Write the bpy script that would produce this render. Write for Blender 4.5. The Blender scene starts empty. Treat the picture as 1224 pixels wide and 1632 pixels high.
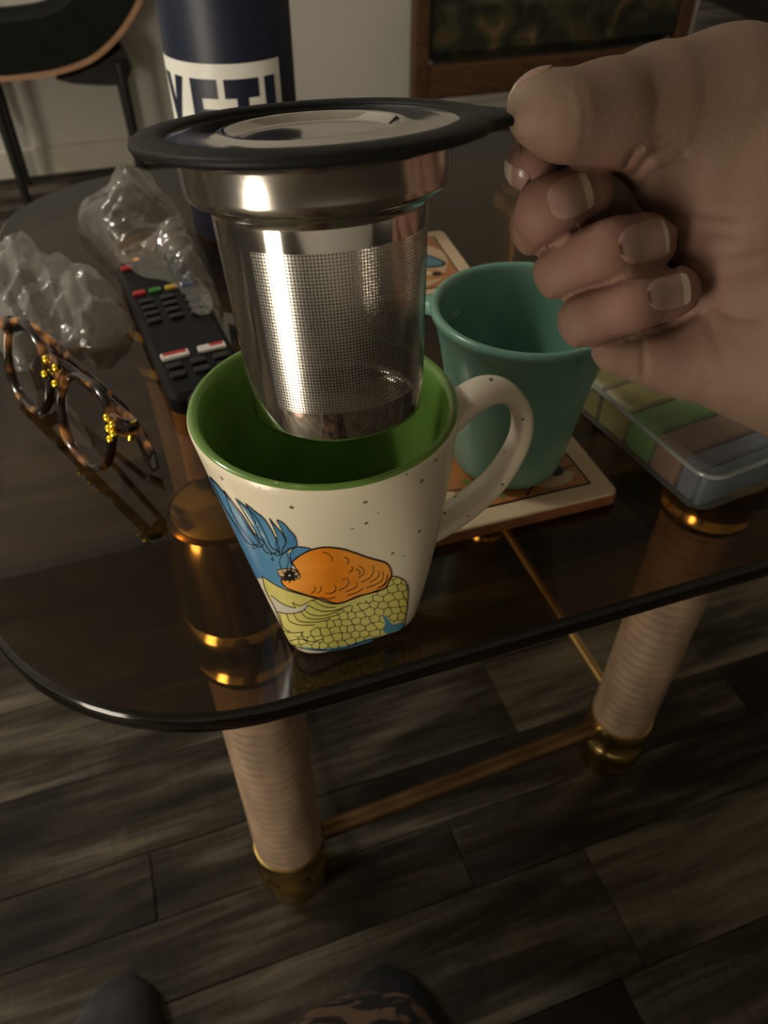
import bpy, bmesh, math, random
import numpy as np
from mathutils import Vector, Matrix
random.seed(4)
rng = np.random.default_rng(4)

# ------------------------------------------------------------------ camera, world, lights, exposure
PW, PH, FPX = 1224, 1632, 1200.0
PITCH = math.radians(43.6)
EYE = np.array([0.0, 0.0, 0.75])
T = 0.50                                   # height of the glass table top
scene = bpy.context.scene
COL = scene.collection
cam_data = bpy.data.cameras.new('camera')
cam_data.sensor_fit = 'VERTICAL'
cam_data.sensor_height = 32.0
cam_data.lens = 32.0 * FPX / PH
cam_data.clip_start = 0.01
cam_data.dof.use_dof = True
cam_data.dof.focus_distance = 0.235
cam_data.dof.aperture_fstop = cam_data.lens / 1.5
camera = bpy.data.objects.new('camera', cam_data)
COL.objects.link(camera)
camera.location = EYE
camera.rotation_euler = (math.pi / 2 - PITCH, 0, 0)
scene.camera = camera

world = bpy.data.worlds.new('world')
scene.world = world
world.use_nodes = True
world.node_tree.nodes['Background'].inputs[0].default_value = (1.0, 0.86, 0.66, 1)
world.node_tree.nodes['Background'].inputs[1].default_value = 0.02

def lamp(name, loc, power, radius, color):
    d = bpy.data.lights.new(name, 'POINT')
    d.energy = power; d.shadow_soft_size = radius; d.color = color
    o = bpy.data.objects.new(name, d); COL.objects.link(o); o.location = loc
    return o
LAMP = (-0.86, -0.62)                      # paper column lamp on the floor, left of the viewer
LAMP_POWER = 14.5
lamp('wall_fill_light', (-1.60, 0.60, 2.20), 46.0, 0.14, (1.0, 0.95, 0.87))  # added fill lamp, no real fixture, brightens the back wall
lamp('corridor_fill_light', (1.0, 5.0, 2.2), 40.0, 0.14, (1.0, 0.93, 0.84))  # another added fill, lifts the corridor end out of black

scene.view_settings.view_transform = 'Standard'
scene.view_settings.look = 'None'
scene.view_settings.exposure = 0.0
scene.view_settings.gamma = 1.0
scene.view_settings.use_curve_mapping = False

# ------------------------------------------------------------------ measuring helpers
_F = np.array([0, math.cos(PITCH), -math.sin(PITCH)])
_U = np.array([0, math.sin(PITCH), math.cos(PITCH)])
_R = np.array([1.0, 0, 0])
def ray(x, y): return _R * (x - 612) / FPX + _U * (816 - y) / FPX + _F
def atz(x, y, z):
    r = ray(x, y); return EYE + r * ((z - EYE[2]) / r[2])
def atd(x, y, d): return EYE + ray(x, y) * d
def atplane(x, y, p, n):
    r = ray(x, y); return EYE + r * (np.dot(np.asarray(p) - EYE, n) / np.dot(r, n))
def proj(P):
    v = np.asarray(P, float) - EYE
    z = v @ _F
    return 612 + FPX * (v @ _R) / z, 816 - FPX * (v @ _U) / z, z
ROOM = math.radians(19.0)
UU = np.array([math.cos(ROOM), math.sin(ROOM), 0.0])
VV = np.array([-math.sin(ROOM), math.cos(ROOM), 0.0])
ZZ = np.array([0, 0, 1.0])
def uv(u, v, z=0.0): return UU * u + VV * v + ZZ * z

# ------------------------------------------------------------------ materials
def nodes_of(m): return m.node_tree.nodes, m.node_tree.links
def mat(name, color, rough=0.5, metal=0.0, var=0.0, scale=30.0, bump=0.0, bump_scale=200.0, stretch=(1, 1, 1),
        color2=None, spec=0.5, coat=0.0, sss=0.0, trans=0.0, ior=1.45):
    m = bpy.data.materials.new(name); m.use_nodes = True
    n, l = nodes_of(m); b = n['Principled BSDF']
    b.inputs['Base Color'].default_value = (*color, 1)
    b.inputs['Roughness'].default_value = rough
    b.inputs['Metallic'].default_value = metal
    b.inputs['Specular IOR Level'].default_value = spec
    b.inputs['Coat Weight'].default_value = coat
    b.inputs['Coat Roughness'].default_value = 0.06
    b.inputs['Transmission Weight'].default_value = trans
    b.inputs['IOR'].default_value = ior
    if sss:
        b.inputs['Subsurface Weight'].default_value = sss
        b.inputs['Subsurface Radius'].default_value = (0.006, 0.002, 0.001)
        b.inputs['Subsurface Scale'].default_value = 0.5
    if var or color2 or bump:
        tc = n.new('ShaderNodeTexCoord'); mp = n.new('ShaderNodeMapping')
        mp.inputs['Scale'].default_value = stretch
        l.new(tc.outputs['Object'], mp.inputs['Vector'])
    if var or color2:
        nz = n.new('ShaderNodeTexNoise'); nz.inputs['Scale'].default_value = scale; nz.inputs['Detail'].default_value = 5
        l.new(mp.outputs[0], nz.inputs['Vector'])
        cr = n.new('ShaderNodeValToRGB')
        c2 = color2 or tuple(max(0, c * (1 - var)) for c in color)
        c1 = color if color2 else tuple(min(1, c * (1 + var)) for c in color)
        cr.color_ramp.elements[0].position = 0.35; cr.color_ramp.elements[1].position = 0.65
        cr.color_ramp.elements[0].color = (*c2, 1); cr.color_ramp.elements[1].color = (*c1, 1)
        l.new(nz.outputs['Fac'], cr.inputs[0]); l.new(cr.outputs[0], b.inputs['Base Color'])
    if bump:
        nb = n.new('ShaderNodeTexNoise'); nb.inputs['Scale'].default_value = bump_scale; nb.inputs['Detail'].default_value = 4
        l.new(mp.outputs[0], nb.inputs['Vector'])
        bp = n.new('ShaderNodeBump'); bp.inputs['Strength'].default_value = bump; bp.inputs['Distance'].default_value = 0.002
        l.new(nb.outputs['Fac'], bp.inputs['Height']); l.new(bp.outputs[0], b.inputs['Normal'])
    return m

M = {}
M['wall'] = mat('wall_paint', (0.60, 0.575, 0.52), 0.85, var=0.03, scale=3, bump=0.1, bump_scale=120)
M['ceiling'] = mat('ceiling_paint', (0.55, 0.52, 0.46), 0.9, var=0.03, scale=3)
M['base'] = mat('baseboard_paint', (0.58, 0.55, 0.48), 0.5, var=0.03, scale=5)
M['base_dark'] = mat('dark_baseboard', (0.03, 0.025, 0.02), 0.5, var=0.1)
M['gap'] = mat('floor_joint', (0.012, 0.010, 0.008), 0.8, var=0.2)
M['steel'] = mat('polished_steel', (0.72, 0.69, 0.66), 0.09, 1.0, var=0.03, scale=40)
M['steel_brushed'] = mat('brushed_steel', (0.70, 0.66, 0.62), 0.17, 1.0, var=0.06, scale=60, stretch=(1, 1, 30))
M['black_silicone'] = mat('black_silicone', (0.008, 0.008, 0.008), 0.5, spec=0.2, var=0.1, bump=0.05, bump_scale=600)
M['brass'] = mat('polished_brass', (0.72, 0.52, 0.18), 0.16, 1.0, var=0.08, scale=30)
M['brass_dark'] = mat('dark_reflecting_brass', (0.17, 0.105, 0.05), 0.45, 1.0, var=0.25, scale=25)  # same brass painted darker, standing in for the dark floor it reflects
M['brass_dull'] = mat('satin_brass', (0.55, 0.38, 0.15), 0.30, 1.0, var=0.12, scale=25)
M['reed'] = mat('pencil_reed', (0.205, 0.140, 0.092), 0.6, var=0.2, spec=0.3, scale=60, stretch=(1, 1, 0.3), bump=0.2, bump_scale=300)
M['rail'] = mat('tan_rail', (0.70, 0.47, 0.26), 0.4, var=0.15, scale=40)
M['green_glaze'] = mat('green_glaze', (0.135, 0.26, 0.05), 0.12, var=0.10, scale=50, coat=0.3)
M['teal'] = mat('teal_glaze', (0.155, 0.31, 0.24), 0.24, var=0.07, scale=40, coat=0.15)
M['terracotta'] = mat('terracotta_edge', (0.20, 0.075, 0.028), 0.6, var=0.2, scale=80, bump=0.1)
M['tile_cream'] = mat('cream_tile_glaze', (0.60, 0.45, 0.29), 0.32, var=0.05, scale=40)
M['tile_picture'] = mat('rust_tile_glaze', (0.36, 0.14, 0.045), 0.32, var=0.25, scale=60)
M['tile_black'] = mat('black_tile_line', (0.012, 0.010, 0.010), 0.32, var=0.2)
M['tile_green'] = mat('green_tile_glaze', (0.12, 0.17, 0.03), 0.32, var=0.2)
M['tile_blue'] = mat('blue_tile_glaze', (0.09, 0.19, 0.24), 0.32, var=0.2)
M['tile_pale'] = mat('pale_tile_glaze', (0.50, 0.36, 0.22), 0.32, var=0.1)
M['navy'] = mat('navy_powder_coat', (0.011, 0.016, 0.040), 0.42, var=0.1, scale=400, bump=0.08, bump_scale=900)
M['label_white'] = mat('white_vinyl_label', (0.84, 0.83, 0.78), 0.45, var=0.03)
M['remote'] = mat('black_plastic', (0.007, 0.007, 0.008), 0.5, spec=0.22, var=0.15, bump=0.05, bump_scale=700)
M['key'] = mat('dark_grey_rubber_key', (0.016, 0.016, 0.018), 0.42, spec=0.4, var=0.15)
M['key_white'] = mat('white_key', (0.70, 0.66, 0.60), 0.4, var=0.04)
M['key_red'] = mat('red_key', (0.48, 0.020, 0.020), 0.35, var=0.1)
M['key_green'] = mat('green_key', (0.04, 0.20, 0.03), 0.35, var=0.1)
M['key_yellow'] = mat('yellow_key', (0.55, 0.34, 0.04), 0.35, var=0.1)
M['key_blue'] = mat('blue_key', (0.03, 0.055, 0.25), 0.35, var=0.1)
M['gold'] = mat('gold_stud', (0.95, 0.66, 0.06), 0.18, 1.0, var=0.05)
M['chair_black'] = mat('black_leatherette', (0.009, 0.011, 0.009), 0.7, spec=0.12, var=0.2, bump=0.15, bump_scale=250)
M['plywood'] = mat('bent_plywood', (0.40, 0.22, 0.12), 0.45, var=0.15, scale=20, stretch=(1, 1, 8))
M['chair_leg'] = mat('black_metal', (0.014, 0.013, 0.012), 0.45, var=0.1)
M['dark_wood'] = mat('dark_reddish_wood', (0.090, 0.040, 0.018), 0.42, var=0.3, scale=12, stretch=(1, 8, 8))
M['pale_stone'] = mat('pale_frame', (0.3, 0.27, 0.2), 0.5, var=0.1)
M['slipper_black'] = mat('black_felt', (0.006, 0.006, 0.007), 0.9, var=0.3, bump=0.4, bump_scale=500)
M['slipper_grey'] = mat('grey_felt', (0.030, 0.030, 0.034), 0.9, var=0.25, bump=0.4, bump_scale=500)
M['sole'] = mat('rubber_sole', (0.012, 0.012, 0.012), 0.7, var=0.2)
M['nail'] = mat('finger_nail', (0.26, 0.155, 0.125), 0.3, var=0.06, scale=200, coat=0.2)
M['nail_edge'] = mat('nail_free_edge', (0.42, 0.34, 0.26), 0.4, var=0.05, scale=200)
M['lens'] = None

def floral():
    m = mat('dark_floral_cloth', (0.022, 0.024, 0.012), 0.9)
    n, l = nodes_of(m); b = n['Principled BSDF']
    tc = n.new('ShaderNodeTexCoord'); nz = n.new('ShaderNodeTexNoise'); nz.inputs['Scale'].default_value = 9
    nz.inputs['Detail'].default_value = 2; nz.inputs['Distortion'].default_value = 1.6
    cr = n.new('ShaderNodeValToRGB'); e = cr.color_ramp.elements
    e[0].position = 0.30; e[0].color = (0.008, 0.009, 0.005, 1)
    e[1].position = 0.74; e[1].color = (0.17, 0.12, 0.06, 1)
    for p, c in ((0.45, (0.020, 0.020, 0.009, 1)), (0.56, (0.040, 0.046, 0.018, 1)), (0.64, (0.075, 0.042, 0.018, 1))):
        x = e.new(p); x.color = c
    l.new(tc.outputs['Object'], nz.inputs['Vector']); l.new(nz.outputs['Fac'], cr.inputs[0]); l.new(cr.outputs[0], b.inputs['Base Color'])
    return m
M['floral'] = floral()

def leopard():
    m = mat('leopard_print_cloth', (0.2, 0.1, 0.05), 0.95)
    n, l = nodes_of(m); b = n['Principled BSDF']
    tc = n.new('ShaderNodeTexCoord'); nz = n.new('ShaderNodeTexNoise'); nz.inputs['Scale'].default_value = 38
    nz.inputs['Detail'].default_value = 2.0; nz.inputs['Distortion'].default_value = 1.2
    cr = n.new('ShaderNodeValToRGB'); e = cr.color_ramp.elements
    e[0].position = 0.46; e[0].color = (0.008, 0.006, 0.006, 1)
    e[1].position = 0.53; e[1].color = (0.13, 0.078, 0.050, 1)
    l.new(tc.outputs['Object'], nz.inputs['Vector']); l.new(nz.outputs['Fac'], cr.inputs[0]); l.new(cr.outputs[0], b.inputs['Base Color'])
    return m
M['leopard'] = leopard()

def tortoise():
    m = mat('tortoiseshell', (0.05, 0.02, 0.01), 0.14, coat=0.3)
    n, l = nodes_of(m); b = n['Principled BSDF']
    tc = n.new('ShaderNodeTexCoord'); nz = n.new('ShaderNodeTexNoise'); nz.inputs['Scale'].default_value = 75
    nz.inputs['Detail'].default_value = 1.5
    cr = n.new('ShaderNodeValToRGB'); e = cr.color_ramp.elements
    e[0].position = 0.50; e[0].color = (0.010, 0.005, 0.003, 1)
    e[1].position = 0.66; e[1].color = (0.42, 0.19, 0.055, 1)
    x = e.new(0.57); x.color = (0.12, 0.048, 0.014, 1)
    l.new(tc.outputs['Object'], nz.inputs['Vector']); l.new(nz.outputs['Fac'], cr.inputs[0]); l.new(cr.outputs[0], b.inputs['Base Color'])
    return m
M['tortoise'] = tortoise()

def speckled():
    m = mat('speckled_cream_glaze', (0.70, 0.63, 0.49), 0.27, coat=0.15)
    n, l = nodes_of(m); b = n['Principled BSDF']
    tc = n.new('ShaderNodeTexCoord'); vo = n.new('ShaderNodeTexVoronoi'); vo.inputs['Scale'].default_value = 230
    vo.inputs['Randomness'].default_value = 1.0
    l.new(tc.outputs['Object'], vo.inputs['Vector'])
    sep = n.new('ShaderNodeSeparateColor'); l.new(vo.outputs['Color'], sep.inputs[0])
    rad = n.new('ShaderNodeMapRange'); rad.inputs[1].default_value = 0.60; rad.inputs[2].default_value = 1.0
    rad.inputs[3].default_value = 0.0; rad.inputs[4].default_value = 0.235
    l.new(sep.outputs[0], rad.inputs[0])
    sub = n.new('ShaderNodeMath'); sub.operation = 'SUBTRACT'
    l.new(rad.outputs[0], sub.inputs[0]); l.new(vo.outputs['Distance'], sub.inputs[1])
    mr = n.new('ShaderNodeMapRange'); mr.inputs[1].default_value = -0.01; mr.inputs[2].default_value = 0.06
    mr.inputs[3].default_value = 0.0; mr.inputs[4].default_value = 0.85
    l.new(sub.outputs[0], mr.inputs[0])
    mx = n.new('ShaderNodeMix'); mx.data_type = 'RGBA'
    mx.inputs[6].default_value = (0.70, 0.63, 0.49, 1); mx.inputs[7].default_value = (0.10, 0.065, 0.03, 1)
    l.new(mr.outputs[0], mx.inputs[0]); l.new(mx.outputs[2], b.inputs['Base Color'])
    return m
M['speckled'] = speckled()

def skin():
    m = mat('skin', (0.40, 0.23, 0.17), 0.62, sss=0.05, spec=0.28)
    n, l = nodes_of(m); b = n['Principled BSDF']
    at = n.new('ShaderNodeAttribute'); at.attribute_name = 'Col'
    tc = n.new('ShaderNodeTexCoord'); nz = n.new('ShaderNodeTexNoise'); nz.inputs['Scale'].default_value = 90; nz.inputs['Detail'].default_value = 4
    l.new(tc.outputs['Object'], nz.inputs['Vector'])
    mr = n.new('ShaderNodeMapRange'); mr.inputs[3].default_value = 0.86; mr.inputs[4].default_value = 1.12
    l.new(nz.outputs['Fac'], mr.inputs[0])
    mx = n.new('ShaderNodeVectorMath'); mx.operation = 'SCALE'
    l.new(at.outputs['Color'], mx.inputs[0]); l.new(mr.outputs[0], mx.inputs['Scale'])
    l.new(mx.outputs[0], b.inputs['Base Color'])
    vo = n.new('ShaderNodeTexVoronoi'); vo.inputs['Scale'].default_value = 900
    l.new(tc.outputs['Object'], vo.inputs['Vector'])
    bp = n.new('ShaderNodeBump'); bp.inputs['Strength'].default_value = 0.10; bp.inputs['Distance'].default_value = 0.0006
    l.new(vo.outputs['Distance'], bp.inputs['Height']); l.new(bp.outputs[0], b.inputs['Normal'])
    return m
M['skin'] = skin()

def print_mat():
    m = mat('printed_glaze', (0.5, 0.5, 0.5), 0.27, coat=0.15)
    n, l = nodes_of(m); b = n['Principled BSDF']
    at = n.new('ShaderNodeAttribute'); at.attribute_name = 'Col'
    tc = n.new('ShaderNodeTexCoord'); nz = n.new('ShaderNodeTexNoise'); nz.inputs['Scale'].default_value = 140; nz.inputs['Detail'].default_value = 4
    l.new(tc.outputs['Object'], nz.inputs['Vector'])
    mr = n.new('ShaderNodeMapRange'); mr.inputs[3].default_value = 0.8; mr.inputs[4].default_value = 1.2
    l.new(nz.outputs['Fac'], mr.inputs[0])
    mx = n.new('ShaderNodeVectorMath'); mx.operation = 'SCALE'
    l.new(at.outputs['Color'], mx.inputs[0]); l.new(mr.outputs[0], mx.inputs['Scale'])
    l.new(mx.outputs[0], b.inputs['Base Color']); l.new(at.outputs['Alpha'], b.inputs['Alpha'])
    return m
M['print'] = print_mat()

def plank_mat():
    m = mat('weathered_plank', (0.1, 0.08, 0.06), 0.62, spec=0.14)
    n, l = nodes_of(m); b = n['Principled BSDF']
    tc = n.new('ShaderNodeTexCoord'); oi = n.new('ShaderNodeObjectInfo')
    add = n.new('ShaderNodeVectorMath'); add.operation = 'ADD'
    cmb = n.new('ShaderNodeCombineXYZ'); mul = n.new('ShaderNodeMath'); mul.operation = 'MULTIPLY'; mul.inputs[1].default_value = 37.0
    l.new(oi.outputs['Random'], mul.inputs[0]); l.new(mul.outputs[0], cmb.inputs[0]); l.new(mul.outputs[0], cmb.inputs[1])
    l.new(tc.outputs['Object'], add.inputs[0]); l.new(cmb.outputs[0], add.inputs[1])
    def noise(scale, stretch, detail, dist=0.0):
        mp = n.new('ShaderNodeMapping'); mp.inputs['Scale'].default_value = stretch
        l.new(add.outputs[0], mp.inputs['Vector'])
        z = n.new('ShaderNodeTexNoise'); z.inputs['Scale'].default_value = scale; z.inputs['Detail'].default_value = detail
        z.inputs['Distortion'].default_value = dist
        l.new(mp.outputs[0], z.inputs['Vector']); return z
    big = noise(4.0, (1, 4.5, 1), 5, 0.8); grain = noise(7.0, (1, 12, 1), 6, 1.0); saw = noise(22.0, (7, 0.8, 1), 3)
    a1 = n.new('ShaderNodeMath'); a1.operation = 'MULTIPLY_ADD'; a1.inputs[1].default_value = 0.52
    l.new(grain.outputs['Fac'], a1.inputs[0])
    sb = n.new('ShaderNodeMath'); sb.operation = 'MULTIPLY'; sb.inputs[1].default_value = 0.92
    l.new(big.outputs['Fac'], sb.inputs[0]); l.new(sb.outputs[0], a1.inputs[2])
    a2 = n.new('ShaderNodeMath'); a2.operation = 'MULTIPLY_ADD'; a2.inputs[1].default_value = 0.10
    l.new(saw.outputs['Fac'], a2.inputs[0]); l.new(a1.outputs[0], a2.inputs[2])
    a3 = n.new('ShaderNodeMath'); a3.operation = 'MULTIPLY_ADD'; a3.inputs[1].default_value = 0.34
    l.new(oi.outputs['Random'], a3.inputs[0]); l.new(a2.outputs[0], a3.inputs[2])
    cr = n.new('ShaderNodeValToRGB'); e = cr.color_ramp.elements
    e[0].position = 0.53; e[0].color = (0.008, 0.0064, 0.0048, 1)
    e[1].position = 0.98; e[1].color = (0.150, 0.122, 0.086, 1)
    for p, c in ((0.63, (0.017, 0.0138, 0.0102, 1)), (0.72, (0.032, 0.0258, 0.018, 1)), (0.80, (0.062, 0.0545, 0.041, 1))):
        x = e.new(p); x.color = c
    a4 = n.new('ShaderNodeMath'); a4.operation = 'MULTIPLY'; a4.inputs[1].default_value = 0.8; l.new(a3.outputs[0], a4.inputs[0])
    l.new(a4.outputs[0], cr.inputs[0]); l.new(cr.outputs[0], b.inputs['Base Color'])
    bp = n.new('ShaderNodeBump'); bp.inputs['Strength'].default_value = 0.25; bp.inputs['Distance'].default_value = 0.002
    l.new(a2.outputs[0], bp.inputs['Height']); l.new(bp.outputs[0], b.inputs['Normal'])
    return m
M['plank'] = plank_mat()

def sheet(name, tint, diffuse, haze, rough=0.06, ior=1.5, bump=0.0, bump_scale=60):
    """thin see-through film or pane: clear transmission, a share of scattered haze, mirror sheen by Fresnel"""
    m = bpy.data.materials.new(name); m.use_nodes = True
    n, l = nodes_of(m); n.remove(n['Principled BSDF']); out = n['Material Output']
    tr = n.new('ShaderNodeBsdfTransparent'); tr.inputs[0].default_value = (*tint, 1)
    df = n.new('ShaderNodeBsdfDiffuse'); df.inputs[0].default_value = (*diffuse, 1)
    tl = n.new('ShaderNodeBsdfTranslucent'); tl.inputs[0].default_value = (*diffuse, 1)
    gl = n.new('ShaderNodeBsdfGlossy'); gl.inputs['Roughness'].default_value = rough
    fr = n.new('ShaderNodeFresnel'); ge = n.new('ShaderNodeNewGeometry'); io = n.new('ShaderNodeMapRange')   # same sheen on both faces of the sheet
    io.inputs[3].default_value = ior; io.inputs[4].default_value = 1.0 / ior
    l.new(ge.outputs['Backfacing'], io.inputs[0]); l.new(io.outputs[0], fr.inputs['IOR'])
    mh = n.new('ShaderNodeMixShader'); mh.inputs[0].default_value = 0.4
    l.new(df.outputs[0], mh.inputs[1]); l.new(tl.outputs[0], mh.inputs[2])
    m1 = n.new('ShaderNodeMixShader'); l.new(tr.outputs[0], m1.inputs[1]); l.new(mh.outputs[0], m1.inputs[2])
    tc = n.new('ShaderNodeTexCoord'); nz = n.new('ShaderNodeTexNoise'); nz.inputs['Scale'].default_value = bump_scale
    nz.inputs['Detail'].default_value = 3
    l.new(tc.outputs['Object'], nz.inputs['Vector'])
    mr = n.new('ShaderNodeMapRange'); mr.inputs[3].default_value = haze * 0.5; mr.inputs[4].default_value = haze * 1.5
    l.new(nz.outputs['Fac'], mr.inputs[0]); l.new(mr.outputs[0], m1.inputs[0])
    m2 = n.new('ShaderNodeMixShader'); l.new(fr.outputs[0], m2.inputs[0]); l.new(m1.outputs[0], m2.inputs[1]); l.new(gl.outputs[0], m2.inputs[2])
    if bump:
        bp = n.new('ShaderNodeBump'); bp.inputs['Strength'].default_value = bump; bp.inputs['Distance'].default_value = 0.004
        l.new(nz.outputs['Fac'], bp.inputs['Height'])
        for s in (gl, fr): l.new(bp.outputs[0], s.inputs['Normal'])
    l.new(m2.outputs[0], out.inputs[0])
    return m
M['smoked_glass'] = sheet('smoked_glass', (0.50, 0.395, 0.26), (0.02, 0.015, 0.01), 0.015, 0.0, 1.45)
M['glass_edge'] = mat('smoked_glass_edge', (0.004, 0.003, 0.002), 0.12, var=0.1)
M['film'] = sheet('clear_film', (0.90, 0.89, 0.86), (0.66, 0.64, 0.60), 0.12, 0.09, 1.85, 1.0, 40)
M['film_hazy'] = sheet('hazy_film', (0.84, 0.83, 0.81), (0.66, 0.65, 0.62), 0.30, 0.13, 1.75, 1.0, 45)
M['lens'] = sheet('spectacle_lens', (0.72, 0.70, 0.68), (0.2, 0.2, 0.2), 0.03, 0.02, 1.5)
M['box_clear'] = sheet('clear_box_plastic', (0.86, 0.88, 0.87), (0.34, 0.37, 0.36), 0.22, 0.16, 1.45)
for k, c in (('yellow', (0.34, 0.27, 0.05)), ('green', (0.12, 0.25, 0.03)), ('rust', (0.26, 0.12, 0.065)), ('violet', (0.17, 0.17, 0.22)),
             ('blue', (0.11, 0.15, 0.19)), ('grey', (0.26, 0.28, 0.30))):
    M['bin_' + k] = mat('%s_bin_plastic' % k, c, 0.4, var=0.15, scale=60)

def perforated():
    m = mat('perforated_steel', (0.76, 0.73, 0.69), 0.21, 1.0)
    n, l = nodes_of(m); b = n['Principled BSDF']; out = n['Material Output']
    at = n.new('ShaderNodeUVMap'); at.uv_map = 'UVMap'
    fr = n.new('ShaderNodeVectorMath'); fr.operation = 'FRACTION'; l.new(at.outputs[0], fr.inputs[0])
    sb = n.new('ShaderNodeVectorMath'); sb.operation = 'SUBTRACT'; sb.inputs[1].default_value = (0.5, 0.5, 0)
    l.new(fr.outputs[0], sb.inputs[0])
    ln = n.new('ShaderNodeVectorMath'); ln.operation = 'LENGTH'; l.new(sb.outputs[0], ln.inputs[0])
    mr = n.new('ShaderNodeMapRange'); mr.inputs[1].default_value = 0.30; mr.inputs[2].default_value = 0.42
    mr.inputs[3].default_value = 0.85; mr.inputs[4].default_value = 0.0
    l.new(ln.outputs['Value'], mr.inputs[0])
    tr = n.new('ShaderNodeBsdfTransparent'); tr.inputs[0].default_value = (0.55, 0.53, 0.50, 1)
    mx = n.new('ShaderNodeMixShader'); l.new(mr.outputs[0], mx.inputs[0]); l.new(b.outputs[0], mx.inputs[1]); l.new(tr.outputs[0], mx.inputs[2])
    l.new(mx.outputs[0], out.inputs[0])
    return m
M['perforated'] = perforated()

# ------------------------------------------------------------------ object helpers
ORIGIN = {}
def thing(name, label, cat, loc, group=None):
    o = bpy.data.objects.new(name, None); o.empty_display_size = 0.02; COL.objects.link(o); o.location = Vector(loc)
    o['label'] = label; o['category'] = cat
    if group: o['group'] = group
    ORIGIN[o.name] = np.array(loc, float)
    return o
def mesh(name, V, Fc, m, parent=None, smooth=True, label=None, uvs=None, mats=None, midx=None, sharp=None):
    """verts in world space; the object is hung on its thing, whose origin they are stored against"""
    V = np.asarray(V, float)
    org = ORIGIN[parent.name] if parent is not None else V.mean(0)
    if parent is None: org = np.array([org[0], org[1], V[:, 2].min()])
    me = bpy.data.meshes.new(name)
    me.from_pydata((V - org).tolist(), [], [tuple(f) for f in Fc]); me.validate(); me.update()
    if smooth:
        me.polygons.foreach_set('use_smooth', [True] * len(me.polygons))
        if sharp is None: sharp = 40
        me.set_sharp_from_angle(angle=math.radians(sharp))
    for mm in (mats or [m]): me.materials.append(mm)
    if midx is not None: me.polygons.foreach_set('material_index', midx)
    if uvs is not None:
        lay = me.uv_layers.new(name='UVMap')
        li = np.empty(len(me.loops), int); me.loops.foreach_get('vertex_index', li)
        lay.data.foreach_set('uv', np.asarray(uvs, float)[li].ravel())
    o = bpy.data.objects.new(name, me); COL.objects.link(o)
    if parent is not None:
        o.parent = parent; ORIGIN[o.name] = org
    else:
        o.location = Vector(org); ORIGIN[o.name] = org
    if label: o['label'] = label
    return o
def tag(o, label, cat, group=None):
    o['label'] = label; o['category'] = cat
    if group: o['group'] = group
    return o
def struct(o): o['kind'] = 'structure'; return o

def join(*parts):
    V, Fc, k = [], [], 0
    for v, f in parts:
        v = np.asarray(v, float); V.append(v); Fc += [tuple(i + k for i in q) for q in f]; k += len(v)
    return np.vstack(V), Fc
def grid_faces(nr, nc, wrap=False):
    f = []
    for i in range(nr - 1):
        for j in range(nc if wrap else nc - 1):
            a = i * nc + j; b = i * nc + (j + 1) % nc
            f.append((a, b, b + nc, a + nc))
    return f
def frame_of(axis, hint=None):
    a = np.asarray(axis, float); a = a / np.linalg.norm(a)
    h = np.array(hint if hint is not None else ([0, 0, 1.0] if abs(a[2]) < 0.9 else [1.0, 0, 0]), float)
    x = h - a * (h @ a); x /= np.linalg.norm(x)
    return x, np.cross(a, x), a
def lathe(profile, base, axis=(0, 0, 1), n=64, hint=None, a0=0.0, a1=None, close=False):
    """profile [(r, h)], revolved about axis"""
    x, y, a = frame_of(axis, hint); full = a1 is None
    ang = np.linspace(a0, a0 + 2 * math.pi, n, endpoint=False) if full else np.linspace(a0, a1, n)
    V = []
    for r, h in profile:
        V.append(np.asarray(base) + np.outer(np.cos(ang) * r, x) + np.outer(np.sin(ang) * r, y) + a * h)
    V = np.vstack(V); f = grid_faces(len(profile), n, full)
    if close and full:
        if profile[0][0] > 1e-6: f.append(tuple(range(n))[::-1])
        if profile[-1][0] > 1e-6: f.append(tuple(range((len(profile) - 1) * n, len(profile) * n)))
    return V, f
def smoothpts(P, n):
    """Catmull-Rom through P"""
    P = np.asarray(P, float); Q = np.vstack([2 * P[0] - P[1], P, 2 * P[-1] - P[-2]]); out = []
    for t in np.linspace(0, len(P) - 1 - 1e-9, n):
        i = int(t); s = t - i; a, b, c, d = Q[i:i + 4]
        out.append(0.5 * (2 * b + (c - a) * s + (2 * a - 5 * b + 4 * c - d) * s * s + (3 * b - a - 3 * c + d) * s ** 3))
    return np.array(out)
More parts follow.
